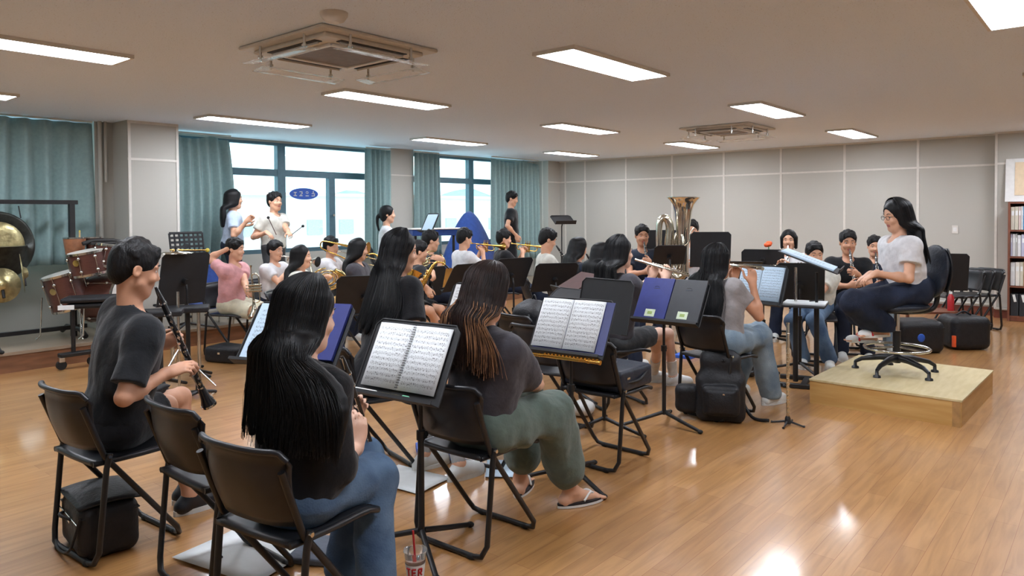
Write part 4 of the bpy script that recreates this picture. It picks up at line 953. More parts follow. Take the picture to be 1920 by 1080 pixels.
def tuba(base, up, fwd, label):
    b = Vector(base); u = Vector(up).normalized(); f = Vector(fwd); f = (f-u*f.dot(u)).normalized(); r = f.cross(u)
    root = empty('tuba', b); o = tuple(b); P = lambda x, h, w_=0: b+r*x+u*h+f*w_; m = 'silver'
    q = MB(); q.tube([P(.0, .02+.0), P(0, .2), P(0, .4), P(0, .6), P(0, .75), P(0, .84), P(0, .89), P(0, .915), P(0, .925)], [.075, .078, .08, .088, .105, .13, .165, .195, .2], 36); q.tube([P(0, .922), P(0, .93)], [.2, .2], 36); q.build('bell', m, root, off=o)
    MB().tube(spline([P(0, .05), P(0, -.02), P(.07, -.06), P(.15, -.02), P(.17, .08), P(.17, .35), P(.16, .55), P(.2, .66), P(.26, .66), P(.29, .58), P(.29, .3), P(.27, .12)], 5), [.075-.045*i/56 for i in range(56)], 18).build('outer_branch', m, root, off=o)
    MB().tube(spline([P(.27, .12), P(.22, .05), P(.14, .08), P(.1, .2), P(.1, .42), P(.05, .5), P(.02, .42, .1), P(.02, .2, .11)], 5), .017, 12).build('inner_branch', m, root, off=o)
    for k in range(4):
        MB().cyl(P(.06+.04*k, .2, .09), P(.06+.04*k, .36, .09), .018, 14).cyl(P(.06+.04*k, .36, .09), P(.06+.04*k, .4, .09), .005, 8).cyl(P(.06+.04*k, .4, .09), P(.06+.04*k, .405, .09), .013, 12).build('valve', m, root, off=o)
        MB().tube([P(.06+.04*k, .22, .1), P(.05+.04*k, .1, .12), P(.06+.04*k, .06, .12), P(.075+.04*k, .1, .12), P(.07+.04*k, .2, .1)], .008, 8).build('valve_slide', m, root, off=o)
    MB().tube(spline([P(.06, .3, .09), P(-.04, .38, .13), P(-.06, .5, .14), P(-.1, .56, .12)], 5), .008, 10).build('leadpipe', m, root, off=o)
    return finish(root, label, 'tuba')
def cv(r, d, f): return (RT*r+DN*d+FW*f)
# ---------------------------------------------------------------- conductor's platform, stool and stand
pf = empty('platform', (6.47, 1.36, 0)); R = Matrix.Rotation(math.radians(-1.5), 3, 'Z')
MB().box((0, 0, .184), (1.27, 1.04, .016), R).build('top_board', 'ply', pf, bev=.002)
MB().box(R @ V(-.615, 0, .088), (.03, 1.0, .176), R).build('side_board', 'pine', pf); MB().box(R @ V(.615, 0, .088), (.03, 1.0, .176), R).build('side_board', 'pine', pf)
MB().box(R @ V(0, -.5, .088), (1.26, .03, .176), R).build('side_board', 'pine', pf); MB().box(R @ V(0, .5, .088), (1.26, .03, .176), R).build('side_board', 'pine', pf)
MB().box(R @ V(-.633, -.485, .088), (.006, .05, .176), R).build('corner_batten', mat('batten', lin(170, 132, 84), .5, noise=.15), pf)
tag(pf, 'low wooden conductor platform with plywood top', 'platform')
ZP = .192
ds = empty('drafting_stool', (6.52, 1.42, ZP)); hd7 = 132
f7 = hdg(hd7); r7 = V(f7.y, -f7.x, 0)
for k in range(5):
    a = math.radians(20+72*k+2); e = V(math.cos(a), math.sin(a), 0)
    m = MB(); m.tube([V(0, 0, .12), e*.12+V(0, 0, .115), e*.26+V(0, 0, .085), e*.31+V(0, 0, .055)], [.03, .026, .018, .014], 10); l = m.build('base_arm', 'black_plastic', ds)
    MB().tube([e*.31+V(0, 0, .06), e*.31+V(0, 0, .02), e*.31+V(0, 0, .015), e*.31], [.012, .014, .028, .03], 12).build('glide', 'black_plastic', l)
MB().cyl((0, 0, .08), (0, 0, .34), .03, 18).build('column', 'black_plastic', ds); MB().cyl((0, 0, .34), (0, 0, .5), .022, 16).build('gas_lift', 'chrome', ds)
MB().tube([(.24*math.cos(x), .24*math.sin(x), .2) for x in np.linspace(0, 2*math.pi, 41)], .011, 10).build('foot_ring', 'chrome', ds)
for k in range(3): a = math.radians(120*k+hd7); MB().tube([(0, 0, .21), (.24*math.cos(a), .24*math.sin(a), .2)], .009, 8).build('ring_spoke', 'chrome', ds)
S_ = Sculpt(); RR = np.array([list(r7), list(f7), [0, 0, 1]]).T
S_.ell(f7*.0+V(0, 0, .545), (.24, .235, .05), RR).ell(f7*.1+V(0, 0, .54), (.22, .14, .045), RR); S_.build('seat', 'nylon_blue', ds, .009, (0, 0, 0))
MB().box((0, 0, .495), (.16, .2, .02)).build('seat_plate', 'black_metal', ds, bev=.004)
S_ = Sculpt(); up7 = (V(0, 0, 1)-f7*.12).normalized(); R2 = np.array([list(r7), list(r7.cross(up7)*-1), list(up7)]).T
S_.ell(-f7*.30+V(0, 0, .84), (.2, .035, .2), R2).ell(-f7*.275+V(0, 0, .72), (.17, .045, .12), R2, k=.04); S_.build('backrest', 'nylon_blue', ds, .009, (0, 0, 0))
MB().shell(lambda u, v: tuple(-f7*(.325+.02*math.cos((u-.5)*2.6)+.01*math.sin(v*3.1))+r7*((u-.5)*.37*(1-.25*(2*v-1)**2))+V(0, 0, .66+.35*v)), 10, 10, .012).build('back_shell', 'black_plastic', ds)
MB().tube(spline([-f7*.05+V(0, 0, .49), -f7*.26+V(0, 0, .5), -f7*.33+V(0, 0, .58), -f7*.335+V(0, 0, .78)], 5), [.02]*16, 10).build('back_support', 'black_plastic', ds)
tag(ds, 'tall black office stool with chrome foot ring on the platform', 'stool')
# conductor's stand: wide slanted desk, two posts and a lower shelf
cs = empty('conductor_stand', (*D(1503, 722, 6.35).xy, 0)); co = cs.location.copy(); cfn = hdg(-78); crt = V(0, 0, 1).cross(cfn)
ctr = V(co.x, co.y, 1.085)+cfn*.06; tl = math.radians(21); sl = (cfn*math.cos(tl)-V(0, 0, 1)*math.sin(tl)); cn = (V(0, 0, 1)*math.cos(tl)+cfn*math.sin(tl))
def CP(a, b, c=0): return ctr-co+crt*a+sl*b+cn*c
MB().prism([CP(-.25, -.24), CP(.25, -.24), CP(.25, .26), CP(-.25, .26)], cn*-.008).build('desk', 'black_stand', cs)
MB().prism([CP(-.25, .26), CP(.25, .26), CP(.25, .26, .04), CP(-.25, .26, .04)], sl*.008).build('ledge', 'black_stand', cs)
for q, zt in ((-.05, 1.02), (.12, .98)):
    MB().cyl(cfn*q+V(0, 0, .02), cfn*q+V(0, 0, .72), .022, 12).build('post', 'black_metal', cs); MB().cyl(cfn*q+V(0, 0, .7), cfn*q+V(0, 0, zt), .013, 12).build('inner_pole', 'chrome' if q < 0 else 'black_metal', cs)
MB().box(cfn*.03+V(0, 0, .70), (.34, .44, .016), Matrix((cfn, crt, V(0, 0, 1))).transposed()).build('lower_shelf', 'black_stand', cs)
for q in (-1, 1): MB().box(crt*.17*q+V(0, 0, .02)+cfn*.03, (.46, .05, .035), Matrix((cfn, crt, V(0, 0, 1))).transposed()).build('base_foot', 'black_metal', cs, bev=.005)
MB().box(V(0, 0, .02)+cfn*.03, (.05, .36, .03), Matrix((cfn, crt, V(0, 0, 1))).transposed()).build('base_foot', 'black_metal', cs, bev=.005)
tag(cs, 'black conductor stand with wide slanted desk and lower shelf', 'music stand')
o = MB().box((0, 0, 0), (.42, .44, .012)).build('score_book', 'score2'); m = Matrix((crt, -sl, cn)).transposed().to_4x4(); m.translation = co+CP(0, 0, .008); o.matrix_world = m; tag(o, 'large open score lying on the conductor stand', 'sheet music')
o = MB().box((0, 0, 0), (.26, .34, .012)).build('score_book', 'paper'); m = Matrix((crt, -cfn, V(0, 0, 1))).transposed().to_4x4(); m.translation = co+cfn*.03+V(0, 0, .715); o.matrix_world = m; tag(o, 'pile of pale sheets on the lower shelf of the conductor stand', 'sheet music')
MB().cyl(co+V(0, 0, .727)+cfn*.06+crt*.02, co+V(0, 0, .733)+cfn*.16+crt*.09, .005, 8).build('pen', 'black_plastic'); tag(bpy.data.objects['pen'], 'dark pen on the lower shelf of the conductor stand', 'pen')
# ---------------------------------------------------------------- foreground stands with their music
s1 = stand((2.172, 2.457, .849), 186.4, 28, .5, .36, 'nearest black music stand holding the spiral score', base=(2.2, 2.4), legrot=-8)
booklet(s1, 0, .01, .213, .30, 'open white spiral-bound score on the nearest music stand', m='score', cover=None, spiral=True, off=.008)
def pen_on(s, a, L, m, label, r=.005, name='pen', up=.012, rot=0):
    p = s['c']+s['rt']*a-s['up']*(s['h']/2-up)+s['nn']*.03; d = s['rt']*math.cos(rot)+s['nn']*math.sin(rot)*.4
    o = MB().cyl((0, 0, 0), d*L, r, 8).cyl(d*L, d*(L+.012), r*.9, 8, r*.3).build(name, m); o.location = p; tag(o, label, name)
pen_on(s1, -.08, .13, 'yellow', 'yellow pencil on the ledge of the nearest music stand', name='pencil')
pen_on(s1, .07, .03, 'green', 'green marker end on the ledge of the nearest music stand', r=.009, name='marker')
pen_on(s1, -.22, .13, 'white', 'flat white ruler on the ledge of the nearest music stand', r=.009, name='ruler')
s2 = stand((3.341, 2.386, .862), 184.2, 29, .48, .34, 'black music stand in front of the girl with highlighted hair', base=(3.31, 2.37), legrot=5)
booklet(s2, -.02, .01, .205, .295, 'open score in a navy cover on the second stand', m='score', cover='navy_folder', edge=.03, off=.012)
flute(s2['c']-s2['up']*.2-s2['rt']*.26+s2['nn']*.05, s2['c']-s2['up']*.2+s2['rt']*.26+s2['nn']*.05, 'dull gold flute lying along the ledge of the second stand', (0, 0, 1), m='brass')
s3 = stand((4.516, 2.389, .889), 180.4, 33, .5, .34, 'black music stand with navy and black folders by the backpack', base=(4.62, 2.5), legrot=20)
for a, m_, nm in ((-.122, 'navy_folder', 'navy'), (.122, 'black_folder', 'black')):
    r_ = empty('music_folder', (0, 0, 0)); r_.matrix_world = page_matrix(s3, a, .01, .014)
    MB().box((0, 0, 0), (.238, .315, .018)).build('cover', m_, r_, bev=.002)
    MB().box((.0, -.115, .0096), (.075, .055, .001)).build('name_sticker', 'sticker', r_)
    MB().box((.0, -.115, .0103), (.035, .022, .0006)).build('sticker_print', mat('sticker_print_'+nm, lin(150, 172, 96), .5, noise=.1), r_)
    MB().box((.0, .075, .0096), (.05, .004, .0006)).build('crest_line', 'nylon_blue', r_); MB().tube([(.02*math.cos(x), .082+.012*math.sin(x), .0097) for x in np.linspace(.3, 2.84, 8)], .0012, 4).build('crest', 'nylon_blue', r_)
    tag(r_, '%s music folder with pale name sticker on the stand by the backpack' % nm, 'folder')
s4 = stand((4.191, 2.72, .872), 172, 13, .46, .36, 'empty dark music stand just left of the navy folder', base=(4.23, 2.75), legrot=40)
s5 = stand((2.14, 3.28, .885), 200, 36, .6, .36, 'black music stand with pale sheets, left of the long-haired clarinettist', base=(2.2, 3.3))
sheet(s5, -.165, .0, .235, .34, 'pale bluish printed sheets on the left part of the left stand', m='score2')
o = sheet(s5, .17, .02, .225, .315, 'navy folder leaning on the left stand beside the pale sheets', m='navy_folder', t=.018, off=.014, name='music_folder')
pen_on(s5, -.1, .03, 'yellow', 'yellow eraser on the ledge of the left stand', r=.014, name='eraser')
# ---------------------------------------------------------------- foreground chairs
chair(1.455, 2.24, 8, 'black folding chair under the girl with very long black hair')
chair(1.37, 3.55, 4, 'black folding chair under the boy with the clarinet')
chair(1.54, 2.88, 0, 'empty black folding chair between the two nearest clarinet players')
chair(2.47, 2.31, 2, 'black folding chair under the girl in green cargo trousers')
chair(3.745, 2.425, -1, 'black folding chair holding a dark instrument bag')
chair(2.74, 3.42, -14, 'black folding chair behind the nearest music stand')
chair(3.35, 2.98, 5, 'black folding chair with grey seat left of the second stand')
# ---------------------------------------------------------------- the players
P = person
def W(a, b, d): return D(a, b, d)
# boy with clarinet, front left
p = P('boy in black T-shirt playing a clarinet at the far left', W(254, 505, 3.36), (1.38, 3.60, .54), -4, look=-8, pitch=14, s=1.04, skin='skin2', shirt='tee_black', sleeve=.8, loose=1.05, pants='shorts', pmat='shorts_black', shoe='clog', shoem='black_plastic',
      knees=[W(310, 762, 3.62), W(338, 745, 3.9)], feet=[(V(1.74, 3.62, 0), hdg(0)), (V(1.8, 3.78, 0), hdg(10))],
      hands=[(W(318, 697, 3.36), cv(.85, -.3, .2), cv(.25, .75, .6)), (W(297, 648, 3.6), cv(.75, -.35, .1), cv(.5, .2, -.85))], elbow=((W(232, 748, 3.1),), cv(.3, 1, .6)), res=.0055, seed=3, curl=(42, 34))
clarinet(p['mouth']+p['hf']*.0, W(392, 760, 3.66), 'black clarinet with silver keys held by the boy at the far left', cv(.4, -.2, -.9))
# girl with long black hair, nearest
p = P('girl with very long black hair and jeans, nearest the camera', W(576, 592, 2.58), (1.44, 2.22, .535), -6, look=-10, pitch=10, s=1.0, skin='skin3', shirt='tee_black2', sleeve=1.35, loose=1.25, pants='long', pmat='jeans', wide=1.15, shoe='sneaker',
      knees=[W(703, 890, 2.80), V(1.84, 2.34, .53)], feet=[(V(1.70, 2.10, 0), hdg(-2)), (V(1.76, 2.38, 0), hdg(5))],
      hands=[(W(668, 838, 2.74), cv(.12, -1, .1), cv(-.6, 0, .7)), (W(655, 800, 2.86), cv(.3, -.8, .2), cv(.3, 0, -.9))], elbow=(cv(.1, 1, -.5), cv(-.2, 1, .4)), hair='long', L=.36, hspread=.19, nstr=900, res=.0055, seed=5, curl=(36, 36))
clarinet(W(641, 668, 2.78), W(716, 905, 2.98), 'black clarinet held by the nearest girl with long black hair', cv(-.5, -.1, -.9))
# girl with highlighted hair and cargo trousers
p = P('girl in charcoal T-shirt and green cropped trousers with highlighted hair', W(914, 550, 3.36), (2.47, 2.27, .535), -8, look=-5, pitch=16, s=1.0, skin='skin', shirt='tee_char', sleeve=.9, loose=1.5, pants='crop', pmat='cargo', wide=2.6, shoe='sandal',
      knees=[W(1036, 776, 3.58), V(2.93, 2.42, .53)], feet=[(V(3.02, 2.17, 0), hdg(-22)), (V(2.98, 2.47, 0), hdg(25))],
      hands=[(W(1010, 728, 3.75), cv(.3, -.2, .9), cv(-.5, .3, .6)), (W(975, 720, 3.75), cv(.6, -.2, .5), cv(.4, 0, -.9))], elbow=((W(1000, 726, 3.46),), cv(-.2, 1, .4)), hair='long', hairm='hair_brown', L=.28, hspread=.05, nstr=600, gold=150, res=.0055, seed=8)
# girl behind, black top
p = P('girl in black top with long hair, behind the nearest music stand', W(752, 472, 4.5), (2.76, 3.42, .54), -14, look=-34, pitch=8, s=.98, skin='skin', shirt='tee_black2', sleeve=.8, loose=1.1, pants='shorts', pmat='shorts_black', shoe='clog', shoem='white_rubber',
      feet=[(V(2.93, 2.88, 0), hdg(-8)), (V(2.92, 3.16, 0), hdg(-10))], hair='long', L=.42, hspread=.12, nstr=400, res=.0065, seed=11, sockm='sockgrey')
# flute player in dark top and grey shorts
p = P('girl in dark top and grey shorts playing a flute', W(1163, 474, 5.78), W(1152, 642, 5.75), -25, look=-38, pitch=2, s=.98, skin='skin3', shirt='tee_char', sleeve=.7, pants='shorts', pmat='shorts_grey',
      knees=[W(1236, 626, 5.95), W(1252, 626, 6.3)], feet=[(at(1226, 716, 0), hdg(-45)), (at(1262, 722, 0), hdg(-45))],
      hands=[(W(1247, 524, 5.8), cv(.25, -.95, .1), cv(.1, -.1, 1)), (W(1222, 520, 6.02), cv(.3, -.9, -.2), cv(-.1, -.2, -1))], elbow=(cv(.2, 1, -.3), cv(.2, 1, .5)), hair='long', L=.26, hspread=.02, nstr=200, res=.007, seed=13, sockm='sock')
flute(W(1192, 487, 5.92), W(1293, 517, 5.72), 'silver flute played by the girl in grey shorts', (0, 0, 1))
chair(*W(1150, 642, 5.75).xy, -25, 'black folding chair under the flute player in grey shorts')
# flute player in grey T-shirt
p = P('girl in grey T-shirt and pale jeans with long black hair playing a flute', W(1346, 492, 5.55), W(1352, 642, 5.42), -15, look=-32, pitch=2, s=1.0, skin='skin2', shirt='tee_grey', sleeve=.55, pants='long', pmat='jeans_light', wide=1.5, hem=.0,
      knees=[W(1424, 630, 5.62), W(1420, 622, 5.95)], feet=[(V(5.62, 2.12, 0), hdg(-20)), (V(5.72, 2.45, 0), hdg(-15))],
      hands=[(W(1411, 532, 5.42), cv(.0, -1, .05), cv(-.2, 0, 1)), (W(1375, 525, 5.72), cv(.2, -.95, -.2), cv(.2, 0, -1))], elbow=(cv(.5, 1, -.1), cv(.2, 1, .5)), hair='long', L=.38, hspread=.06, nstr=400, res=.007, seed=17)
flute(W(1368, 497, 5.68), W(1430, 504, 5.2), 'silver flute played by the girl in the grey T-shirt', (0, 0, 1))
chair(5.13, 2.33, -12, 'black folding chair under the flute player in the grey T-shirt')
# conductor
p = P('woman conductor in white T-shirt sitting on the tall stool', W(1681, 405, 5.9), W(1706, 546, 5.9), 132, look=135, pitch=12, s=1.0, skin='skin', shirt='tee_white', sleeve=.55, loose=1.2, pants='long', pmat='jeans_dark', wide=2.8, shoe='flat', hem=.0,
      knees=[W(1594, 566, 6.08), W(1602, 568, 5.72)], feet=[(W(1630, 642, 6.15), hdg(128)), (W(1652, 632, 5.8), hdg(138))],
      hands=[(W(1632, 514, 6.0), cv(-.8, .4, .1), cv(0, 1, 0)), (W(1642, 513, 5.72), cv(-.8, .45, .1), cv(-.1, 1, .1))], elbow=(cv(.4, 1, .4), cv(.5, 1, -.3)), hair='long', L=.3, hspread=.05, nstr=500, res=.0065, seed=19, curl=(16, 22))
H = p['H']; g = MB()
for q in (-1, 1): g.tube([H(.098, q*.034+.022*math.cos(x), .004+.018*math.sin(x)) for x in np.linspace(0, 6.28, 15)], .0015, 5); g.tube([H(.098, q*.056, .008), H(.0, q*.084, .012)], .0015, 5)
g.tube([H(.1, -.012, .008), H(.1, .012, .008)], .0015, 5); o = g.build('glasses', 'black_metal'); tag(o, 'thin dark glasses worn by the conductor', 'glasses')
# ---------------------------------------------------------------- further players
def mus(label, px_, py_, d, face, kind, shirt, hair='short', ilabel=None, look=None, pitch=6, skin='skin', pants='long', pmat='jeans_dark', L=.45, seed=1, chairlab=None, shoem='white_rubber', sleeve=.6, s=None, m='brass', zf=0, sockm=None, lean=.06, **kw):
    h = W(px_, py_, d); fw = hdg(face); rg = V(fw.y, -fw.x, 0); s = s or max(.82, min(1.06, (h.z-zf-.53)/.645)); hip = V(h.x, h.y, 0)-fw*lean; hip.z = zf+.535
    lk = hdg(face if look is None else look); mo = h+lk*.1*s-V(0, 0, .065*s); r2 = V(lk.y, -lk.x, 0); U = V(0, 0, 1); hands = None; elbow = (None, None)
    if kind in ('trumpet', 'trombone'):
        hands = [(mo+lk*.15+r2*.05-U*.12, lk*.3+U*.5-r2*.5, -r2), (mo+lk*.17-r2*.05-U*.13, lk*.3+U*.6+r2*.4, r2)]
    elif kind == 'horn': c = mo+lk*.18-U*.14+r2*.08; hands = [(c-lk*.02+r2*.13-U*.05, lk-r2*.3, -r2), (c-r2*.13-U*.06, U*.4+r2+lk*.2, lk*-1)]
    elif kind == 'clarinet': hands = [(mo+lk*.27-U*.36+r2*.05, lk*.5-r2*.5+U*.2, -lk-r2), (mo+lk*.14-U*.25-r2*.05, lk*.6+r2*.5+U*.2, -lk+r2)]
    elif kind == 'sax': hands = [(mo+lk*.1-U*.5+r2*.12, lk*.6-r2*.3-U*.2, -r2), (mo+lk*.16-U*.25-r2*.03, lk*.5+r2*.4, r2)]
    elif kind == 'flute': hands = [(mo+r2*.36-U*.08-lk*.02, U*.8+lk*.2, lk), (mo+r2*.1-U*.08+lk*.06, U*.8, -lk)]
    elif kind == 'tuba': hands = [(mo+lk*.12-U*.22+r2*.02, lk*.3-r2*.5+U*.3, -r2), (mo+lk*.15-U*.35-r2*.18, lk*.5+r2, U*-1)]
    kw.setdefault('knees', None)
    p = person(label, h, hip, face, look=look, pitch=pitch, s=s, skin=skin, shirt=shirt, sleeve=sleeve, pants=pants, pmat=pmat, hands=kw.pop('hands', hands), elbow=kw.pop('elbow', elbow), hair=hair, L=L, res=.0095 if d > 7.2 else .0085, seed=seed, shoem=shoem,
               feet=[(V(hip.x, hip.y, zf)+fw*.42*s+rg*.12, fw), (V(hip.x, hip.y, zf)+fw*.45*s-rg*.12, fw)], sockm=sockm, **kw)
    if kind == 'trumpet': trumpet(mo, lk-U*.12, U, ilabel, m=m)
    elif kind == 'trombone': trombone(mo, lk-U*.2, U, ilabel, m=m)
    elif kind == 'horn': horn(c, r2*.9-lk*.35-U*.1, U*.8+lk*.4, ilabel, m=m, mouth=mo)
    elif kind == 'clarinet': clarinet(mo, mo+lk*.38-U*.52, ilabel, lk+U)
    elif kind == 'sax': sax(mo, mo+lk*.08-U*.62+r2*.16, lk, ilabel)
    elif kind == 'flute': flute(mo-r2*.06+U*.0, mo+r2*.6-U*.06, ilabel, U)
    if chairlab: chair(hip.x, hip.y, face, chairlab, z=zf)
    p['mo'] = mo; return p
p = mus('child in pink T-shirt resting with one arm raised', 441, 468, 7.9, -62, 'rest', 'tee_pink', skin='skin', pants='shorts', pmat='shorts_beige', seed=21, look=-50, s=.95, chairlab='black folding chair under the child in pink',
        hands=[(W(428, 466, 7.85), cv(.4, -.6, .1), cv(.6, .3, .5)), (W(462, 545, 7.6), cv(.5, .4, -.5), cv(.6, .3, .5))], elbow=(cv(-1, .25, 0), cv(.2, 1, 0)))
trumpet(W(470, 497, 7.5), V(0, 0, -1)*1.0+cv(.05, 0, 0), cv(-1, 0, 0), 'silver trumpet standing upright on the lap of the child in pink', m='silver', s=1.05)
mus('player in white T-shirt between the child in pink and the horn player', 516, 470, 8.3, -70, 'trumpet', 'tee_white', ilabel='silver trumpet of the player beside the child in pink', m='silver', seed=22, chairlab='folding chair under the player beside the child in pink')
p = mus('girl with long dark hair playing a French horn', 566, 482, 7.1, -48, 'rest', 'tee_white2', hair='long', L=.42, seed=23, pitch=0, chairlab='folding chair under the girl with the French horn', look=-45,
        hands=[(W(633, 518, 6.65), cv(-.7, .2, .3), cv(-.3, .3, .8)), (W(586, 530, 6.75), cv(.8, -.2, -.1), cv(.2, .2, .9))])
horn(W(612, 522, 6.6), cv(.25, .6, -.75), cv(-.5, -.75, -.4), 'gleaming pale French horn facing the camera', mouth=W(583, 492, 6.9), m='palebrass')
mus('boy with black hair glimpsed behind the horn player', 621, 462, 8.9, -60, 'trombone', 'tee_white', ilabel='trombone of the boy behind the horn player', seed=24, chairlab='folding chair under the boy behind the horn player')
mus('girl with long dark hair right of the French horn', 673, 468, 7.9, -55, 'sax', 'tee_char', hair='long', L=.5, seed=25, look=-30, ilabel='brass saxophone of the girl right of the French horn', chairlab='folding chair under the girl right of the French horn')
p = mus('bare-kneed player behind the girl in the black top', 786, 472, 7.75, -30, 'rest', 'tee_black', hair='short', seed=26, pants='shorts', pmat='shorts_black', look=-30, chairlab='folding chair under the bare-kneed saxophone player',
        hands=[(W(800, 540, 7.2), cv(.3, .5, -.3), cv(-.3, 0, .9)), (W(828, 512, 7.3), cv(.2, .4, -.5), cv(-.7, 0, .6))], knees=[W(806, 583, 7.35), W(826, 580, 7.6)])
sax(W(836, 498, 7.25), W(792, 580, 7.12), cv(-.8, -.45, -.3), 'golden saxophone slanting across the bare knees', s=1.15)
p = mus('person in navy T-shirt playing a horn behind the saxophone player', 808, 452, 8.75, -35, 'rest', 'tee_navy', seed=27, look=-30, chairlab='folding chair under the second horn player', hands=[(W(828, 486, 8.45), cv(-.6, -.2, -.3), cv(0, .3, 1)), (W(795, 498, 8.6), cv(.6, 0, 0), cv(0, .3, 1))])
horn(W(808, 490, 8.5), cv(.45, .3, -.8), cv(-.3, -1, -.2), 'pale brass French horn above a black stand', m='palebrass', mouth=W(806, 466, 8.75))
mus('boy in white T-shirt playing a trumpet', 871, 447, 9.5, -20, 'trumpet', 'tee_white', ilabel='brass trumpet of the boy in white', seed=28, look=-15, pitch=10, chairlab='folding chair under the boy with the trumpet')
mus('player in dark T-shirt left of the pale T-shirt player', 945, 448, 9.9, -35, 'trumpet', 'tee_black', ilabel='brass trumpet of the player in the dark T-shirt', seed=29, look=-40, chairlab='folding chair under the dark-shirted trumpet player')
mus('player in pale T-shirt looking down at a black stand', 1027, 450, 8.6, -40, 'clarinet', 'tee_white2', ilabel='clarinet of the player in the pale T-shirt', seed=30, look=-35, pitch=18, chairlab='folding chair under the pale-shirted player')
mus('dark-haired girl in navy top in the middle of the band', 1085, 466, 7.9, -30, 'clarinet', 'tee_navy', hair='long', L=.36, ilabel='clarinet of the girl in the navy top', seed=31, look=-25, pitch=12, chairlab='folding chair under the girl in the navy top')
mus('player in slate T-shirt behind the flute player in shorts', 1128, 478, 7.0, -20, 'clarinet', 'tee_slate', hair='long', L=.25, ilabel='clarinet of the player in the slate T-shirt', seed=32, look=-20, chairlab='folding chair under the slate-shirted player')
mus('man with short hair in dark blue shirt left of the tuba', 1204, 442, 9.2, 222, 'clarinet', 'tee_navy', ilabel='clarinet of the man left of the tuba', seed=33, skin='skin2', chairlab='folding chair under the man left of the tuba')
p = mus('tuba player in white T-shirt', 1297, 433, 9.3, 215, 'rest', 'tee_white', seed=34, look=205, chairlab='folding chair under the tuba player', hands=[(W(1283, 470, 8.85), cv(-.7, -.4, 0), cv(-.2, 0, 1)), (W(1306, 492, 9.0), cv(-.8, .3, -.2), cv(-.3, .2, .8))])
tuba(W(1279, 512, 8.9)-V(0, 0, .0), V(0, 0, 1)+cv(.02, 0, 0), cv(.0, 0, -1), 'big silver tuba with its bell pointing up')
mus('dark-haired player in pale top under the orange flower', 1479, 450, 8.8, 195, 'clarinet', 'tee_white', hair='bob', ilabel='clarinet of the player by the orange flower', seed=35, chairlab='folding chair by the orange flower')
mus('player in white shirt and blue jeans behind the conductor stand', 1527, 478, 7.35, 200, 'flute', 'tee_white2', pmat='jeans', ilabel='flute of the player behind the conductor stand', seed=36, look=215, s=1.0, chairlab='folding chair behind the conductor stand',
    knees=[W(1487, 602, 7.08), W(1527, 600, 7.02)], hair='short')
mus('player in black T-shirt just left of the conductor', 1590, 455, 7.7, 205, 'clarinet', 'tee_black', skin='skin2', ilabel='clarinet of the black-shirted player by the conductor', seed=37, chairlab='folding chair under the player left of the conductor')
mus('player in dark T-shirt and pale jeans behind the conductor\'s arm', 1640, 462, 8.1, 200, 'clarinet', 'tee_navy', skin='skin', pmat='jeans_light', ilabel='clarinet of the player behind the conductor\'s arm', seed=38, chairlab='folding chair under the player behind the conductor\'s arm')
# standing at the back
def stander(label, px_, py_, d, face, shirt, hair='short', zf=.2, **kw):
    h = W(px_, py_, d); fw = hdg(face); rg = V(fw.y, -fw.x, 0); s = min(1.08, max(.8, (h.z-zf)/1.54)); hip = V(h.x, h.y, zf+.92*s)-fw*.03
    kw.setdefault('hands', [(hip+fw*.1+rg*.22-V(0, 0, .0), V(0, 0, -1)+fw*.3, -rg), (hip+fw*.1-rg*.22-V(0, 0, .0), V(0, 0, -1)+fw*.3, rg)])
    return person(label, h, hip, face, s=s, shirt=shirt, hair=hair, standing=True, res=.0095, feet=[(V(hip.x, hip.y, zf)+rg*.1, fw), (V(hip.x, hip.y, zf)-rg*.1, fw)], **kw)
p = stander('standing girl in light blue T-shirt at the window', 439, 374, 9.25, -25, 'tee_blue', hair='long', L=.28, hspread=.02, look=-15, seed=41, pmat='jeans_dark', hands=[(W(463, 414, 9.0), cv(.7, -.5, -.1), cv(.3, 0, -1)), (W(457, 422, 9.3), cv(.8, .1, -.1), cv(0, -1, 0))])
p = stander('standing drummer in pale T-shirt holding two mallets', 515, 378, 9.3, -72, 'tee_white2', look=-80, seed=42, pmat='shorts_grey', hands=[(W(500, 436, 9.0), cv(.5, .3, -.3), cv(0, 1, 0)), (W(541, 436, 9.05), cv(.3, .2, -.5), cv(0, 1, 0))])
for a, b, lab in ((W(518, 440, 9.0), W(503, 408, 8.8), 'left mallet held by the standing drummer'), (W(547, 440, 9.0), W(568, 424, 8.8), 'right mallet held by the standing drummer')):
    r_ = empty('mallet', a); MB().cyl((0, 0, 0), b-a, .005, 8).build('handle', 'drumwood', r_); MB().ell(b-a, (.018, .018, .018)).build('mallet_head', 'rubber', r_); tag(r_, lab, 'mallet')
p = mus('keyboard player with ponytail in pale top by the second column', 727, 402, 11.0, -40, 'rest', 'tee_white', hair='pony', seed=43, zf=.25, look=-38, pmat='jeans_dark', chairlab='chair under the keyboard player', pitch=0, lean=.03)
p = stander('standing boy in dark T-shirt in front of the far curtain', 960, 373, 12.6, -50, 'tee_black', look=-55, seed=44, pitch=12, pmat='shorts_black', zf=.2)
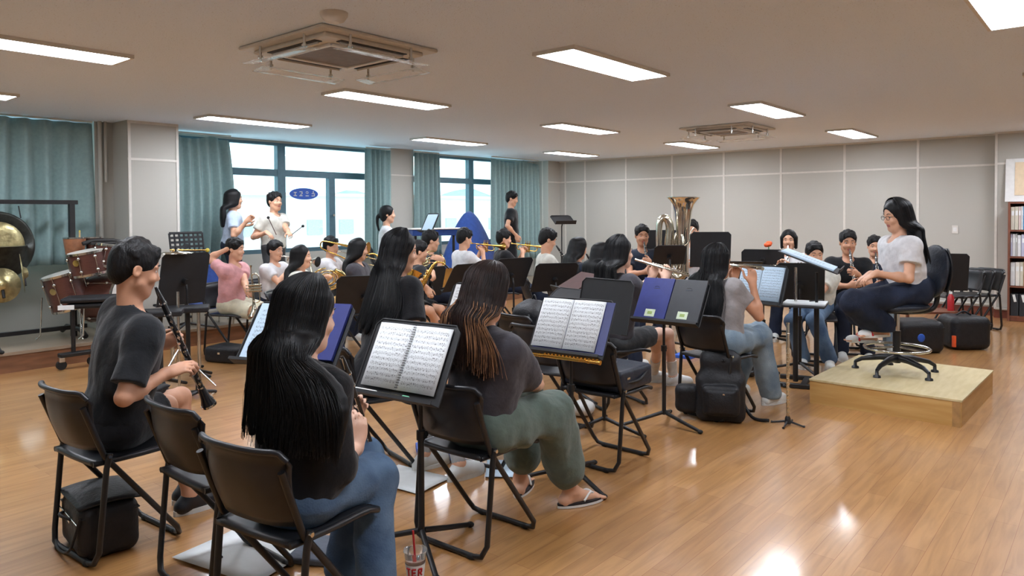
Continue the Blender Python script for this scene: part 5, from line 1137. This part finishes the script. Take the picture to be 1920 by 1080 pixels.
# ---------------------------------------------------------------- more music stands among the band
def sb(px_, py_, d, yaw, tilt, w_, h_, label, z0=0, **kw): return stand(W(px_, py_, d), yaw, tilt, w_, h_, label, z0=z0, **kw)
s6 = sb(345, 523, 6.9, 100, 12, .5, .5, 'tall black music stand behind the boy with the clarinet')
r_ = empty('mallet', s6['c']+s6['up']*.27-s6['rt']*.22); MB().cyl((0, 0, 0), s6['rt']*.4+V(0, 0, .02), .006, 8).build('handle', 'brass', r_); MB().ell((0, 0, 0), (.02, .02, .02)).build('mallet_head', 'yellow', r_); tag(r_, 'yellow-headed mallet lying on top of the tall black stand', 'mallet')
r_ = empty('cymbal', s6['c']+s6['up']*.262+s6['rt']*.12); MB().tube([(0, 0, -.006), (0, 0, 0), (0, 0, .012), (0, 0, .03)], [.15, .149, .05, .012], 28).build('plate', 'silver', r_); MB().cyl((0, 0, .025), (0, 0, .05), .012, 10).build('strap_knob', 'rubber', r_); tag(r_, 'silver hand cymbal lying on the tall black stand', 'cymbal')
sb(351, 458, 8.25, -80, 8, .42, .26, 'perforated black music stand by the curtain', z0=.2, perf=True)
sb(683, 552, 6.1, 62, 26, .46, .36, 'black music stand in front of the French horn player', legrot=10)
sb(806, 528, 8.1, 90, 15, .42, .34, 'black music stand below the second French horn')
sb(874, 520, 7.7, 85, 35, .48, .36, 'slanting black music stand left of the highlighted hair')
sb(958, 512, 7.2, 80, 28, .46, .34, 'black music stand right of the highlighted hair')
s13 = sb(890, 572, 5.3, 190, 30, .46, .34, 'black music stand just left of the highlighted hair with a pale sheet'); sheet(s13, -.1, .0, .22, .31, 'pale printed sheet glimpsed left of the highlighted hair', m='score')
s14 = sb(1085, 532, 6.6, 150, 62, .5, .34, 'low tilted music stand in the middle of the band'); sheet(s14, 0, 0, .4, .3, 'dark brown binder lying on the tilted stand', m='shelfback', t=.02, off=.014, name='music_folder')
sb(1040, 520, 7.4, 60, 30, .46, .34, 'black music stand before the pale-shirted player')
s16 = sb(1255, 478, 8.0, 40, 38, .34, .27, 'small dark stand left of the tuba', ); 
sb(1238, 455, 9.9, 30, 8, .46, .34, 'black music stand behind the tuba'); sb(1332, 468, 8.6, 33, 10, .46, .42, 'large black music stand right of the tuba')
s20 = stand((6.36, 2.483, .857), 166, 20, .5, .36, 'black music stand with bluish pages in front of the grey-shirted flute player', legrot=10)
booklet(s20, 0, .01, .22, .31, 'open bluish score before the grey-shirted flute player', m='score2', cover='black_folder', off=.012)
s22 = sb(1500, 530, 6.85, 20, 14, .42, .38, 'black music stand facing the player in blue jeans', legrot=30)
sb(1430, 484, 8.4, 20, 10, .46, .2, 'black music stand under the orange flower'); sb(1385, 496, 8.2, 25, 75, .5, .34, 'flat black music stand right of the long-haired flute player')
sb(1055, 412, 11.2, -120, 60, .34, .26, 'black music stand near the far corner', z0=0)
s24 = sb(806, 418, 10.6, 160, 25, .42, .3, 'music stand with pale sheet on the keyboard', z0=.2); sheet(s24, 0, 0, .36, .27, 'pale bluish sheet by the keyboard', m='paper_blue')
# orange flower on the stand
o = empty('artificial_flower', W(1442, 474, 8.38)); MB().tube([(0, 0, -.06), (-.01, 0, .05), (-.03, 0, .09)], .007, 6).build('stem', 'green', o)
S_ = Sculpt(); 
for k in range(9): a = k*2.4; S_.ell(V(-.03, 0, .1)+V(.025*math.cos(a), .02*math.sin(a), .012*math.sin(a*1.7)), (.03, .026, .024), k=.004)
S_.build('blossom', 'orange', o, .004, (0, 0, 0)); tag(o, 'orange artificial flower on a music stand', 'flower')
# ---------------------------------------------------------------- percussion and gong on the stage at the left
gs = empty('gong_stand', (2.42, 8.78, .2))
m = MB(); m.box((-.9+.4, 0, 1.46), (2.2, .045, .045)); m.build('top_bar', 'black_metal', gs, bev=.004)
for x in (.54, -1.4): MB().box((x, 0, .72), (.055, .055, 1.44)).build('upright', 'black_metal', gs, bev=.004)
MB().box((-.43, 0, .1), (2.2, .045, .045)).build('lower_bar', 'black_metal', gs, bev=.004)
for x in (.54, -1.4): MB().tube([(x, -.34, .03), (x, -.2, .09), (x, .2, .09), (x, .34, .03)], .026, 10).build('foot', 'black_metal', gs)
tag(gs, 'black metal frame stand of the gong', 'gong stand')
gg = empty('gong', W(-4, 462, 7.2)); gf = hdg(-80)
def disc(mb, c, n, prof, k=40):
    n = Vector(n).normalized(); mb.tube([Vector(c)+n*z for z, r in prof], [r for z, r in prof], k)
m = MB(); disc(m, (0, 0, 0), gf, [(-.05, .34), (-.045, .35), (.0, .345), (.012, .32), (.012, .24)]); m.build('rim', 'gong_dark', gg)
m = MB(); disc(m, (0, 0, 0), gf, [(.006, .245), (.016, .24), (.02, .15), (.024, .03)]); m.build('bronze_face', 'gold_gong', gg)
for x in (-.2, .2): MB().tube([(x, 0, .28), (x, .06, .4)], .006, 6).build('cord', 'rubber', gg)
tag(gg, 'large round gong with dark rim and bronze centre', 'gong')
cy = empty('cymbal_stand', (2.02, 8.42, .2))
MB().cyl((0, 0, .05), (0, 0, .75), .014, 10).build('pole', 'black_metal', cy)
for k in range(3):
    a = math.radians(-70+120*k); e = V(math.cos(a), math.sin(a), 0); l = MB().tube([V(0, 0, .34), e*.16+V(0, 0, .2), e*.30+V(0, 0, .02)], .009, 8).build('leg', 'black_metal', cy)
    MB().tube([V(0, 0, .12), e*.2+V(0, 0, .14)], .006, 6).build('leg_brace', 'black_metal', l); MB().ell(e*.3+V(0, 0, .02), (.024, .024, .02), nu=8, nv=6).build('foot_cap', 'rubber', l)
tag(cy, 'black tripod stand in front of the gong', 'cymbal stand')
for k, (cpos, rr) in enumerate(((W(44, 512, 7.05), .19), (W(4, 535, 7.1), .17))):
    r_ = empty('cymbal', cpos); m = MB(); disc(m, (0, 0, 0), hdg(-15-70*k)+V(0, 0, .1), [(-.012, rr), (-.008, rr*.99), (.0, rr*.35), (.035, rr*.22), (.04, .012)], 36); m.build('plate', 'gold_gong', r_); MB().tube([(0, 0, 0), (0, -.05, -.12)], .014, 8).build('strap', 'rubber', r_)
    tag(r_, ['upright bronze cymbal hanging right of the gong', 'smaller bronze cymbal hanging below the gong'][k], 'cymbal')
def drum(c, n, r, h, label, name='drum', lugs=8, logo=True):
    c = Vector(c); n = Vector(n).normalized(); u, v_ = frame(n); root = empty(name, c)
    MB().cyl(-n*h/2, n*h/2, r, 36).build('shell', 'drumwood', root)
    for q in (-1, 1):
        MB().tube([n*h/2*q-n*.012, n*h/2*q+n*.012], r+.008, 36).build('hoop', 'chrome', root)
        MB().cyl(n*h/2*q, n*(h/2+.014)*q, r-.006, 36).build('drumhead', 'drumhead', root)
    for k in range(lugs):
        a = 2*math.pi*k/lugs; d = u*math.cos(a)+v_*math.sin(a)
        MB().cyl(d*(r+.014)-n*h/2, d*(r+.014)+n*h/2, .0035, 6).build('tension_rod', 'chrome', root)
        for q in (-1, 1): MB().ell(d*(r+.012)+n*h*.3*q, (.018, .018, .018), nu=8, nv=6).build('lug', 'chrome', root)
    if logo: d = cv(-.15, 0, -1); d = (d-n*d.dot(n)).normalized(); MB().cyl(d*(r-.002)+n*h*.12, d*(r+.004)+n*h*.12, .035, 16).build('badge', 'palebrass', root)
    tag(root, label, 'drum', 'brown drums of the drum kit'); return root
td = W(167, 492, 7.7); drum(td, V(-.18, .02, .97), .185, .23, 'brown tom drum with oval badge, nearest of the kit')
drum(W(126, 545, 7.75), V(-.26, .05, .95), .19, .37, 'brown floor tom at the lower left of the drum kit')
drum(W(212, 482, 7.85), V(.2, .0, .95), .18, .22, 'brown tom drum half hidden by the boy\'s head', logo=False)
bd = W(205, 560, 7.95); drum(bd, V(.55, -.8, 0.02), .25, .36, 'brown bass drum behind the boy with the clarinet', logo=False)
for (a, b) in (((126, 555), -1), ((205, 545), 1)):
    c = W(*a, 7.8); r_ = empty('drum_stand', (c.x, c.y, .2))
    for k in range(3):
        an = math.radians(40+120*k); e = V(math.cos(an), math.sin(an), 0); MB().tube([e*.23+V(0, 0, .45), e*.25+V(0, 0, .05), e*.29+V(0, 0, .01)], .009, 8).build('leg', 'chrome', r_); 
    tag(r_, ['chrome legs of the floor tom', '', 'chrome stand behind the boy with the clarinet'][b+1], 'drum stand')
r_ = empty('bongo_drum', W(140, 462, 7.95)); 
MB().tube([(0, 0, -.09), (0, 0, 0), (0, 0, .09)], [.085, .10, .11], 24).build('shell', mat('bongo_wood', lin(158, 106, 76), .4, noise=.15), r_); MB().cyl((0, 0, .085), (0, 0, .1), .113, 24).build('hoop', 'chrome', r_); MB().tube([(.2, 0, -.09), (.2, 0, 0), (.2, 0, .09)], [.075, .085, .095], 24).build('second_shell', 'drumwood', r_); MB().cyl((.2, 0, .085), (.2, 0, .1), .1, 24).build('hoop', 'chrome', r_)
tag(r_, 'wooden bongo pair behind the drum kit', 'bongos')
r_ = empty('drumstick', W(149, 452, 7.93)); MB().cyl((0, 0, -.05), (.003, 0, .1), .009, 8).build('stick', mat('maple', lin(206, 172, 120), .5, noise=.1), r_); MB().ell((.003, 0, .105), (.009, .009, .014)).build('tip', 'yellow', r_); tag(r_, 'pale wooden drumstick standing in the bongo', 'drumstick')
r_ = empty('castanet_block', W(192, 456, 8.0)); MB().tube([(-.2, 0, 0), (-.1, 0, .03), (.1, 0, .03), (.2, 0, .01)], .022, 10).build('bar', 'dark', r_); MB().box((0, 0, .0), (.26, .1, .03)).build('tray', 'dark', r_, bev=.006); tag(r_, 'dark percussion rack above the drums', 'percussion rack')
# percussion table on castors
tb = W(165, 566, 7.3); t = empty('percussion_table', (tb.x, tb.y, 0)); Rz = Matrix.Rotation(math.radians(-30), 3, 'Z')
MB().box((.05, 0, tb.z+.03), (.52, .34, .05), Rz).box((.05, 0, tb.z-.03), (.44, .3, .05), Rz).build('tray', 'nylon', t, bev=.02); MB().box(Rz @ V(-.2, -.2, 0)+V(.05, 0, tb.z-.03), (.14, .004, .045), Rz).build('white_label', 'paper', t)
MB().cyl((-.13, .03, .14), (-.13, .03, tb.z-.04), .02, 12).build('post', 'black_metal', t); MB().cyl((-.13, .03, .4), (-.13, .03, tb.z-.04), .012, 10).build('inner_pole', 'chrome', t)
MB().box((-.1, .03, .14), (.32, .1, .04)).build('base_bar', 'black_metal', t, bev=.01)
for x in (-.24, .04):
    c_ = MB().cyl((x, .01, .045), (x, .05, .045), .045, 16).build('castor', 'rubber', t); MB().box((x, .03, .1), (.05, .06, .05)).build('castor_fork', 'chrome', c_, bev=.004)
tag(t, 'black percussion table with white label on a castor post, left of the boy', 'percussion table')
# row of keyboard percussion legs and trays behind the boy
for k, (x, y, d, zt, lab) in enumerate(((300, 590, 6.2, .68, 'left black instrument tray with stand beyond the boy\'s clarinet'), (352, 592, 6.6, .66, 'right black instrument tray with stand beyond the boy\'s clarinet'))):
    c = W(x, y, d); r_ = empty('instrument_tray', (c.x, c.y, 0)); MB().box((0, 0, zt), (.36, .26, .05), Rz).build('tray', 'nylon', r_, bev=.012); MB().cyl((0, 0, .1), (0, 0, zt), .02, 10).build('post', 'black_metal', r_); MB().cyl((.1, .0, .1), (.1, .0, zt), .016, 10).build('post', 'chrome', r_)
    MB().tube([(.1, 0, .12), (.05, 0, .1), (-.05, 0, .1), (-.05, 0, .12)], .014, 8).build('cross_bar', 'black_metal', r_)
    for q in range(3): a = math.radians(20+120*q); MB().tube([(0, 0, .12), (.28*math.cos(a), .28*math.sin(a), .018)], [.016, .014], 8).build('leg', 'black_metal', r_)
    tag(r_, lab, 'instrument stand')
rr = random.Random(3)
r_ = empty('cymbal_stand', (*W(335, 640, 6.3).xy, 0)); MB().cyl((0, 0, .03), (0, 0, .85), .012, 10).build('pole', 'chrome', r_)
for q in range(3): a = math.radians(80+120*q); l = MB().tube([(0, 0, .35), (.2*math.cos(a), .2*math.sin(a), .12), (.3*math.cos(a), .3*math.sin(a), .015)], .009, 8).build('leg', 'chrome', r_)
tag(r_, 'chrome cymbal stand behind the boy\'s clarinet', 'cymbal stand')
# instrument rest stand beside the clarinet bell
c = at(372, 745, 0); r_ = empty('clarinet_rest', c); MB().tube([(0, 0, .05), (0, 0, .16), (0, 0, .24)], [.022, .018, .008], 12).build('peg', 'black_plastic', r_)
for q in range(4): a = math.radians(10+90*q); MB().tube([(0, 0, .05), (.16*math.cos(a), .16*math.sin(a), .018), (.17*math.cos(a), .17*math.sin(a), .012)], [.017, .013, .014], 8).build('leg', 'black_plastic', r_)
tag(r_, 'four-legged black clarinet rest on the floor behind the bell', 'instrument stand')
# blue chair behind the child in pink, tent-like blue cover, keyboard
c = W(398, 545, 8.7); r_ = empty('blue_chair', (c.x, c.y, .2)); MB().box((0, 0, .24), (.4, .4, .05)).build('seat', 'bluecloth', r_, bev=.015); MB().box((.02, .18, .5), (.4, .05, .42)).build('backrest', 'bluecloth', r_, bev=.02)
for x in (-.17, .17):
    for y in (-.17, .17): MB().cyl((x, y, 0), (x, y, .22), .012, 8).build('leg', 'chrome', r_)
tag(r_, 'blue upholstered chair behind the child in pink', 'chair')
c = W(880, 470, 12.4); r_ = empty('covered_drum', (c.x, c.y, .2))
def dome(u, v):
    a = 2*math.pi*u; h = 1.36; z = h*(1-v**1.3)*.97+.03; rad = (.03+.74*v**.85)*(1+.035*math.sin(a*7)*v); return (rad*math.cos(a), rad*.6*math.sin(a), z)
MB().shell(dome, 48, 14, .006).build('cloth_cover', 'bluecloth', r_); MB().box((0, 0, .35), (.7, .4, .7)).build('drum_frame', 'black_metal', r_)
tag(r_, 'large instrument under a peaked blue cloth cover', 'covered drum')
c = W(815, 436, 11.2); r_ = empty('keyboard', (c.x, c.y, .2)); MB().box((0, 0, c.z-.2), (.75, .3, .09), Rz).build('body', 'bluecloth', r_, bev=.01); MB().box((0, 0, c.z-.14), (.8, .34, .02), Rz).build('lid', 'white', r_, bev=.006)
for x in (-.3, .3): MB().cyl(Rz @ V(x, 0, .0), Rz @ V(x, 0, c.z-.24), .02, 8).build('leg', 'black_metal', r_)
tag(r_, 'white-topped keyboard in front of the ponytailed player', 'keyboard')
# ---------------------------------------------------------------- bags and cases
def bag(name, loc, rot, parts, label, cat='bag'):
    r_ = empty(name, loc, rot)
    for fn in parts: fn(r_)
    tag(r_, label, cat); return r_
def soft(dim, n='body', m='nylon', z=0, k=.0, seed=1, c=(0, 0)):
    def f(r_):
        S = Sculpt(); S.box((c[0], c[1], z+dim[2]/2), (dim[0]/2, dim[1]/2, dim[2]/2), min(dim)*.22).wr(.003, 22, seed).wr(.0012, 55, seed+2); S.build(n, m, r_, .008, (0, 0, 0))
        MB().tube([(c[0]+dim[0]*.47*a, c[1]+dim[1]*.47*b, z+dim[2]*.8) for a, b in ((-1, -1), (1, -1), (1, 1), (-1, 1), (-1, -1))], .004, 6).build('seam_piping', 'rubber', r_)
    return f
def piece(n, m, fn, bev=0): return lambda r_: fn(MB()).build(n, m, r_, bev=bev)
bag('clarinet_case', (1.30, 3.58, 0), -6, [soft((.25, .36, .24), seed=2), piece('zip', 'chrome', lambda q: q.tube([(-.128, -.16, .17), (-.13, 0, .175), (-.128, .16, .17)], .0028, 6)), piece('flap', 'nylon', lambda q: q.shell(lambda u, v: (-.125+.25*u, -.175+.35*v, .238+.012*math.sin(u*3.14)), 8, 8, .008)),
     piece('handle', 'nylon', lambda q: q.tube(spline([(-.13, -.06, .17), (-.155, -.02, .18), (-.155, .02, .18), (-.13, .06, .17)], 4), .007, 8)), piece('badge', 'chrome', lambda q: q.box((-.131, -.03, .155), (.003, .03, .012))), piece('strap', 'nylon', lambda q: q.tube(spline([(-.12, -.17, .2), (-.15, -.12, .06), (-.16, .02, .02), (-.15, .14, .03)], 5), .006, 6))],
    'black soft clarinet case under the chair of the boy', 'instrument case')
bag('instrument_bag', (3.77, 2.43, .456), -2, [soft((.36, .44, .13), m='nylon_blue', seed=4), piece('zip', 'chrome', lambda q: q.tube([(-.183, -.2, .07), (-.186, 0, .07), (-.183, .2, .07)], .0025, 6)), piece('zip_pull', 'chrome', lambda q: q.box((-.1, -.222, .08), (.03, .004, .012))), piece('strap', 'nylon', lambda q: q.tube(spline([(.15, -.2, .1), (.0, -.235, .06), (-.15, -.2, .05)], 5), .009, 6))],
    'dark instrument bag lying on the empty folding chair', 'instrument bag')
o = MB().shell(lambda u, v: ((u-.5)*.12, (v-.5)*.17, .006*math.sin(u*5)), 6, 6, .002).build('paper_slip', 'paper'); o.location = (3.74, 2.46, .597); tag(o, 'white paper slip on the dark instrument bag', 'paper')
bp = V(4.98, 2.24, 0)
def bpack(r_):
    S = Sculpt(); S.box((0, 0, .17), (.12, .17, .17), .06).box((.01, 0, .36), (.10, .145, .13), .07, k=.06).cap((.01, -.05, .45), (.01, .05, .45), .07, .07, k=.05).box((-.12, 0, .17), (.06, .13, .11), .04, k=.015).plane((0, 0, .006), (0, 0, -1)).wr(.006, 24, 7).wr(.002, 60, 2); S.build('body', 'nylon', r_, .008, (0, 0, 0))
    S = Sculpt(); S.box((.02, .23, .14), (.07, .09, .10), .045).plane((0, 0, .006), (0, 0, -1)).wr(.004, 30, 4); S.build('side_pouch', 'nylon', r_, .008, (0, 0, 0))
    MB().shell(lambda u, v: (-.178-.02*math.sin(u*3.14)*math.sin(v*3.14), (u-.5)*.2, .08+.17*v), 8, 8, .006).build('front_pocket', 'nylon', r_)
    MB().tube(spline([(.05, -.1, .46), (.12, -.14, .36), (.15, -.15, .15), (.05, -.22, .02), (-.02, -.33, .02)], 5), .012, 8).build('shoulder_strap', 'nylon', r_)
    MB().tube(spline([(0, -.03, .5), (0, 0, .54), (0, .03, .5)], 5), .007, 8).build('grab_handle', 'nylon', r_)
    for k, (y, z) in enumerate(((-.05, .2), (-.01, .185), (.03, .21), (-.02, .225))): MB().cyl((-.183, y, z), (-.19, y, z), .008, 10).build('pin', 'chrome', r_)
    MB().box((-.155, -.085, .2), (.004, .05, .012)).build('reflective_tape', 'chrome', r_)
r_ = empty('backpack', bp, 25); bpack(r_); tag(r_, 'full black backpack on the floor behind the grey-shirted flute player', 'backpack')
bag('camera_bag', (9.28, 1.36, 0), 38, [soft((.38, .42, .36), seed=6), piece('orange_tag', 'orange', lambda q: q.box((-.18, .2, .1), (.03, .03, .12))), piece('handle', 'nylon', lambda q: q.tube(spline([(0, -.08, .36), (0, 0, .4), (0, .08, .36)], 4), .01, 8))], 'boxy black bag with orange tag at the right behind the platform', 'bag')
bag('equipment_bag', (8.75, 1.75, 0), 40, [soft((.4, .5, .34), seed=9), piece('blue_badge', 'blue', lambda q: q.ell((-.2, .02, .17), (.01, .04, .045)))], 'dark bag with blue badge behind the tall stool', 'bag')
# stack of folded chairs leaning at the right wall and stand with black cloth
for k in range(3): chair(D(1792, 560, 9.2).x+.10*k, D(1792, 560, 9.2).y-.09*k, 142, ['nearest of the three black chairs by the right wall', 'middle one of the three black chairs by the right wall', 'rearmost of the three black chairs by the right wall'][k], group='chairs by the right wall', z=.0)
sb(1775, 510, 8.9, 20, 12, .46, .46, 'black music stand behind the backrest of the tall stool')
r_ = empty('drink_bottle', (9.62, 1.62, .0)); MB().tube([(0, 0, 0), (0, 0, .15), (0, 0, .19)], [.035, .035, .014], 16).build('bottle', 'red', r_); MB().cyl((0, 0, .19), (0, 0, .215), .016, 12).build('cap', 'white', r_)
r_.location = (9.52, 1.52, .37); tag(r_, 'small red bottle with white cap standing on the boxy bag', 'bottle')
# wooden crate shelf under the stack
r_ = empty('wooden_rack', (9.9, 1.85, 0), 35)
for z in (.04, .17, .3): MB().box((0, 0, z), (.4, .6, .025)).build('slat_shelf', 'shelfwood', r_)
for x in (-.18, .18):
    for y in (-.28, .28): MB().box((x, y, .16), (.03, .03, .32)).build('post', 'shelfwood', r_)
tag(r_, 'low wooden rack behind the boxy black bag', 'rack')
# flute on its peg stand
c = at(1477, 797, 0); r_ = empty('flute_stand', c); MB().tube([(0, 0, .012), (0, 0, .05), (0, 0, .075)], [.022, .02, .008], 12).cyl((0, 0, .07), (0, 0, .3), .006, 8).build('peg', 'black_plastic', r_)
for q in range(4): a = math.radians(5+90*q); MB().tube([(0, 0, .03), (.1*math.cos(a), .1*math.sin(a), .008), (.115*math.cos(a), .115*math.sin(a), .007)], [.009, .006, .009], 8).build('leg', 'black_plastic', r_)
tag(r_, 'small black peg stand on the floor left of the platform', 'flute stand')
flute(c+V(0, 0, .72), c+V(0, 0, .062), 'silver flute standing upright on its peg left of the platform', cv(0, 0, -1))
# cup with red straw, letters TER
cup = empty('iced_drink_cup', (2.06, 2.19, 0)); cup.location = (*at(779, 1092, 0).xy, 0)
m = MB(); m.tube([(0, 0, .0), (0, 0, .004), (0, 0, .13), (0, 0, .132)], [.030, .031, .046, .048], 28, cap=False); m.build('cup_wall', 'clearish', cup)
MB().tube([(0, 0, .004), (0, 0, .1)], [.029, .041], 24).build('drink', mat('drink', lin(150, 112, 96), .3, noise=.1), cup)
MB().tube([(0, 0, .02), (0, 0, .085)], [.0345, .0415], 28, cap=False).build('sleeve', 'white', cup)
MB().cyl((.005, 0, .02), (.0, .012, .21), .0045, 8).build('straw', 'red', cup); MB().tube([(0, 0, .132), (0, 0, .136)], [.049, .049], 28, cap=False).build('rim', 'clearish', cup)
def glyph(chars, r, zc, h, sp, a0, zr):
    G = {'T': [((0, 1), (1, 1)), ((.5, 1), (.5, 0))], 'E': [((0, 0), (0, 1)), ((0, 1), (.9, 1)), ((0, .5), (.8, .5)), ((0, 0), (.9, 0))], 'R': [((0, 0), (0, 1)), ((0, 1), (.8, 1)), ((.8, 1), (.8, .5)), ((.8, .5), (0, .5)), ((.3, .5), (.9, 0))], 'S': [((.9, 1), (0, 1)), ((0, 1), (0, .5)), ((0, .5), (.9, .5)), ((.9, .5), (.9, 0)), ((.9, 0), (0, 0))]}
    m = MB()
    for i, chh in enumerate(chars):
        for (p0, p1) in G[chh]:
            q = []
            for t_ in np.linspace(0, 1, 5):
                x = p0[0]+(p1[0]-p0[0])*t_; y = p0[1]+(p1[1]-p0[1])*t_; z = zc+(y-.5)*h; rad = r+(z-.02)/.065*.007+.001; a = a0+(i*sp+x*sp*.68)/r; q.append((rad*math.cos(a), rad*math.sin(a), z))
            m.tube(q, .0035, 6)
    return m
view = math.atan2(-cup.location.y, -cup.location.x); glyph('TER', .0345, .058, .028, .022, view-.95, 0).build('lettering', 'red', cup)
tag(cup, 'clear takeaway cup with red straw and red TER lettering on the floor', 'cup')
# papers and small things on the floor
def flat(n, x, y, w_, h_, rot, m, label, cat, z=.003, t=.002, pz=0):
    p = at(x, y, 0); o = MB().shell(lambda u, v: ((u-.5)*w_, (v-.5)*h_, .004*math.sin(u*4+v*2)), 6, 6, t).build(n, m); o.location = (p.x, p.y, z+.004+pz); o.rotation_euler = (0, 0, math.radians(rot)); tag(o, label, cat); return o
flat('paper_sheet', 945, 880, .3, .21, 40, 'paper_blue', 'bluish sheet of paper on the floor by the cargo trousers', 'paper')
flat('paper_sheet', 470, 1035, .42, .5, 12, 'paper', 'large white sheet of paper on the floor behind the nearest chair', 'paper')
flat('paper_sheet', 765, 900, .3, .4, 8, 'paper', 'white sheet on the floor beside the post of the nearest stand', 'paper', pz=.002)
o = MB().box((0, 0, .016), (.24, .33, .03)).build('pencil_case', 'tee_slate', bev=.008); o.location = (*at(625, 1040, 0).xy, .0); o.rotation_euler = (0, 0, .5); tag(o, 'flat grey pouch on the floor under the nearest jeans', 'pouch')
o = MB().box((0, 0, .02), (.28, .2, .04)).build('book_pile', 'blue', bev=.004); o.location = (*at(812, 852, 0).xy, .0); o.rotation_euler = (0, 0, .9); tag(o, 'blue book on the floor left of the white clog', 'book')
S_ = Sculpt(); S_.ell((0, 0, .05), (.1, .08, .055)).ell((.06, .03, .05), (.07, .06, .05)).wr(.008, 40, 3).plane((0, 0, .004), (0, 0, -1)); r_ = S_.build('plastic_bag', 'white', None, .006, (0, 0, 0)); r_.location = (*at(1092, 778, 0).xy, 0); tag(r_, 'crumpled white plastic bag on the floor under the instrument bag chair', 'plastic bag')
o = MB().box((0, 0, .015), (.3, .2, .03)).build('slipper_box', 'blue', bev=.004); o.location = (*at(1290, 668, 0).xy, 0); tag(o, 'blue flat box on the floor between the two flute players', 'box')
o = MB().cyl((0, 0, .006), (.03, .01, .006), .006, 8).build('pen_cap', 'rubber'); o.location = (*at(406, 1056, 0).xy, .008); tag(o, 'tiny black cap lying on the white paper sheet', 'pen cap')  # tiny black pen cap, modelled as a short cylinder
for k, (x, y, lab) in enumerate(((430, 676, 'black case on the floor left of the sheet stand'), (1375, 700, 'black bag under the far stand by the flute player'))):
    c = at(x, y, 0); bag('instrument_case', (c.x, c.y, 0), 20, [soft((.3, .4, .16), seed=11+k), piece('clasp', 'chrome', lambda q: q.box((-.152, 0, .1), (.004, .03, .02)))], lab, 'instrument case')

# dark clutter between the second stand and the middle rows
c = W(1005, 600, 5.5); chair(c.x, c.y, -12, 'black folding chair with a dark rucksack hanging on it, mid-room')
r_ = empty('rucksack', (c.x-.02, c.y, .47), -12); S = Sculpt(); S.box((0, 0, .17), (.13, .16, .18), .08).box((.1, 0, .13), (.06, .12, .1), .04, k=.02).cap((0, -.04, .33), (0, .04, .33), .06, k=.04).wr(.006, 24, 12); S.build('body', 'nylon', r_, .008, (0, 0, 0))
MB().tube(spline([(-.1, -.08, .3), (-.17, -.1, .2), (-.14, -.09, .04)], 5), .012, 8).build('shoulder_strap', 'nylon', r_); MB().tube(spline([(0, -.03, .37), (0, 0, .42), (0, .03, .37)], 5), .006, 8).build('grab_handle', 'nylon', r_)
tag(r_, 'dark rucksack sitting on a folding chair in mid-room', 'rucksack')
sb(1062, 566, 5.9, 170, 55, .46, .32, 'low black music stand beyond the navy score cover', legrot=25)
c = W(1040, 640, 5.0); chair(c.x, c.y, 5, 'black folding chair just beyond the second stand')
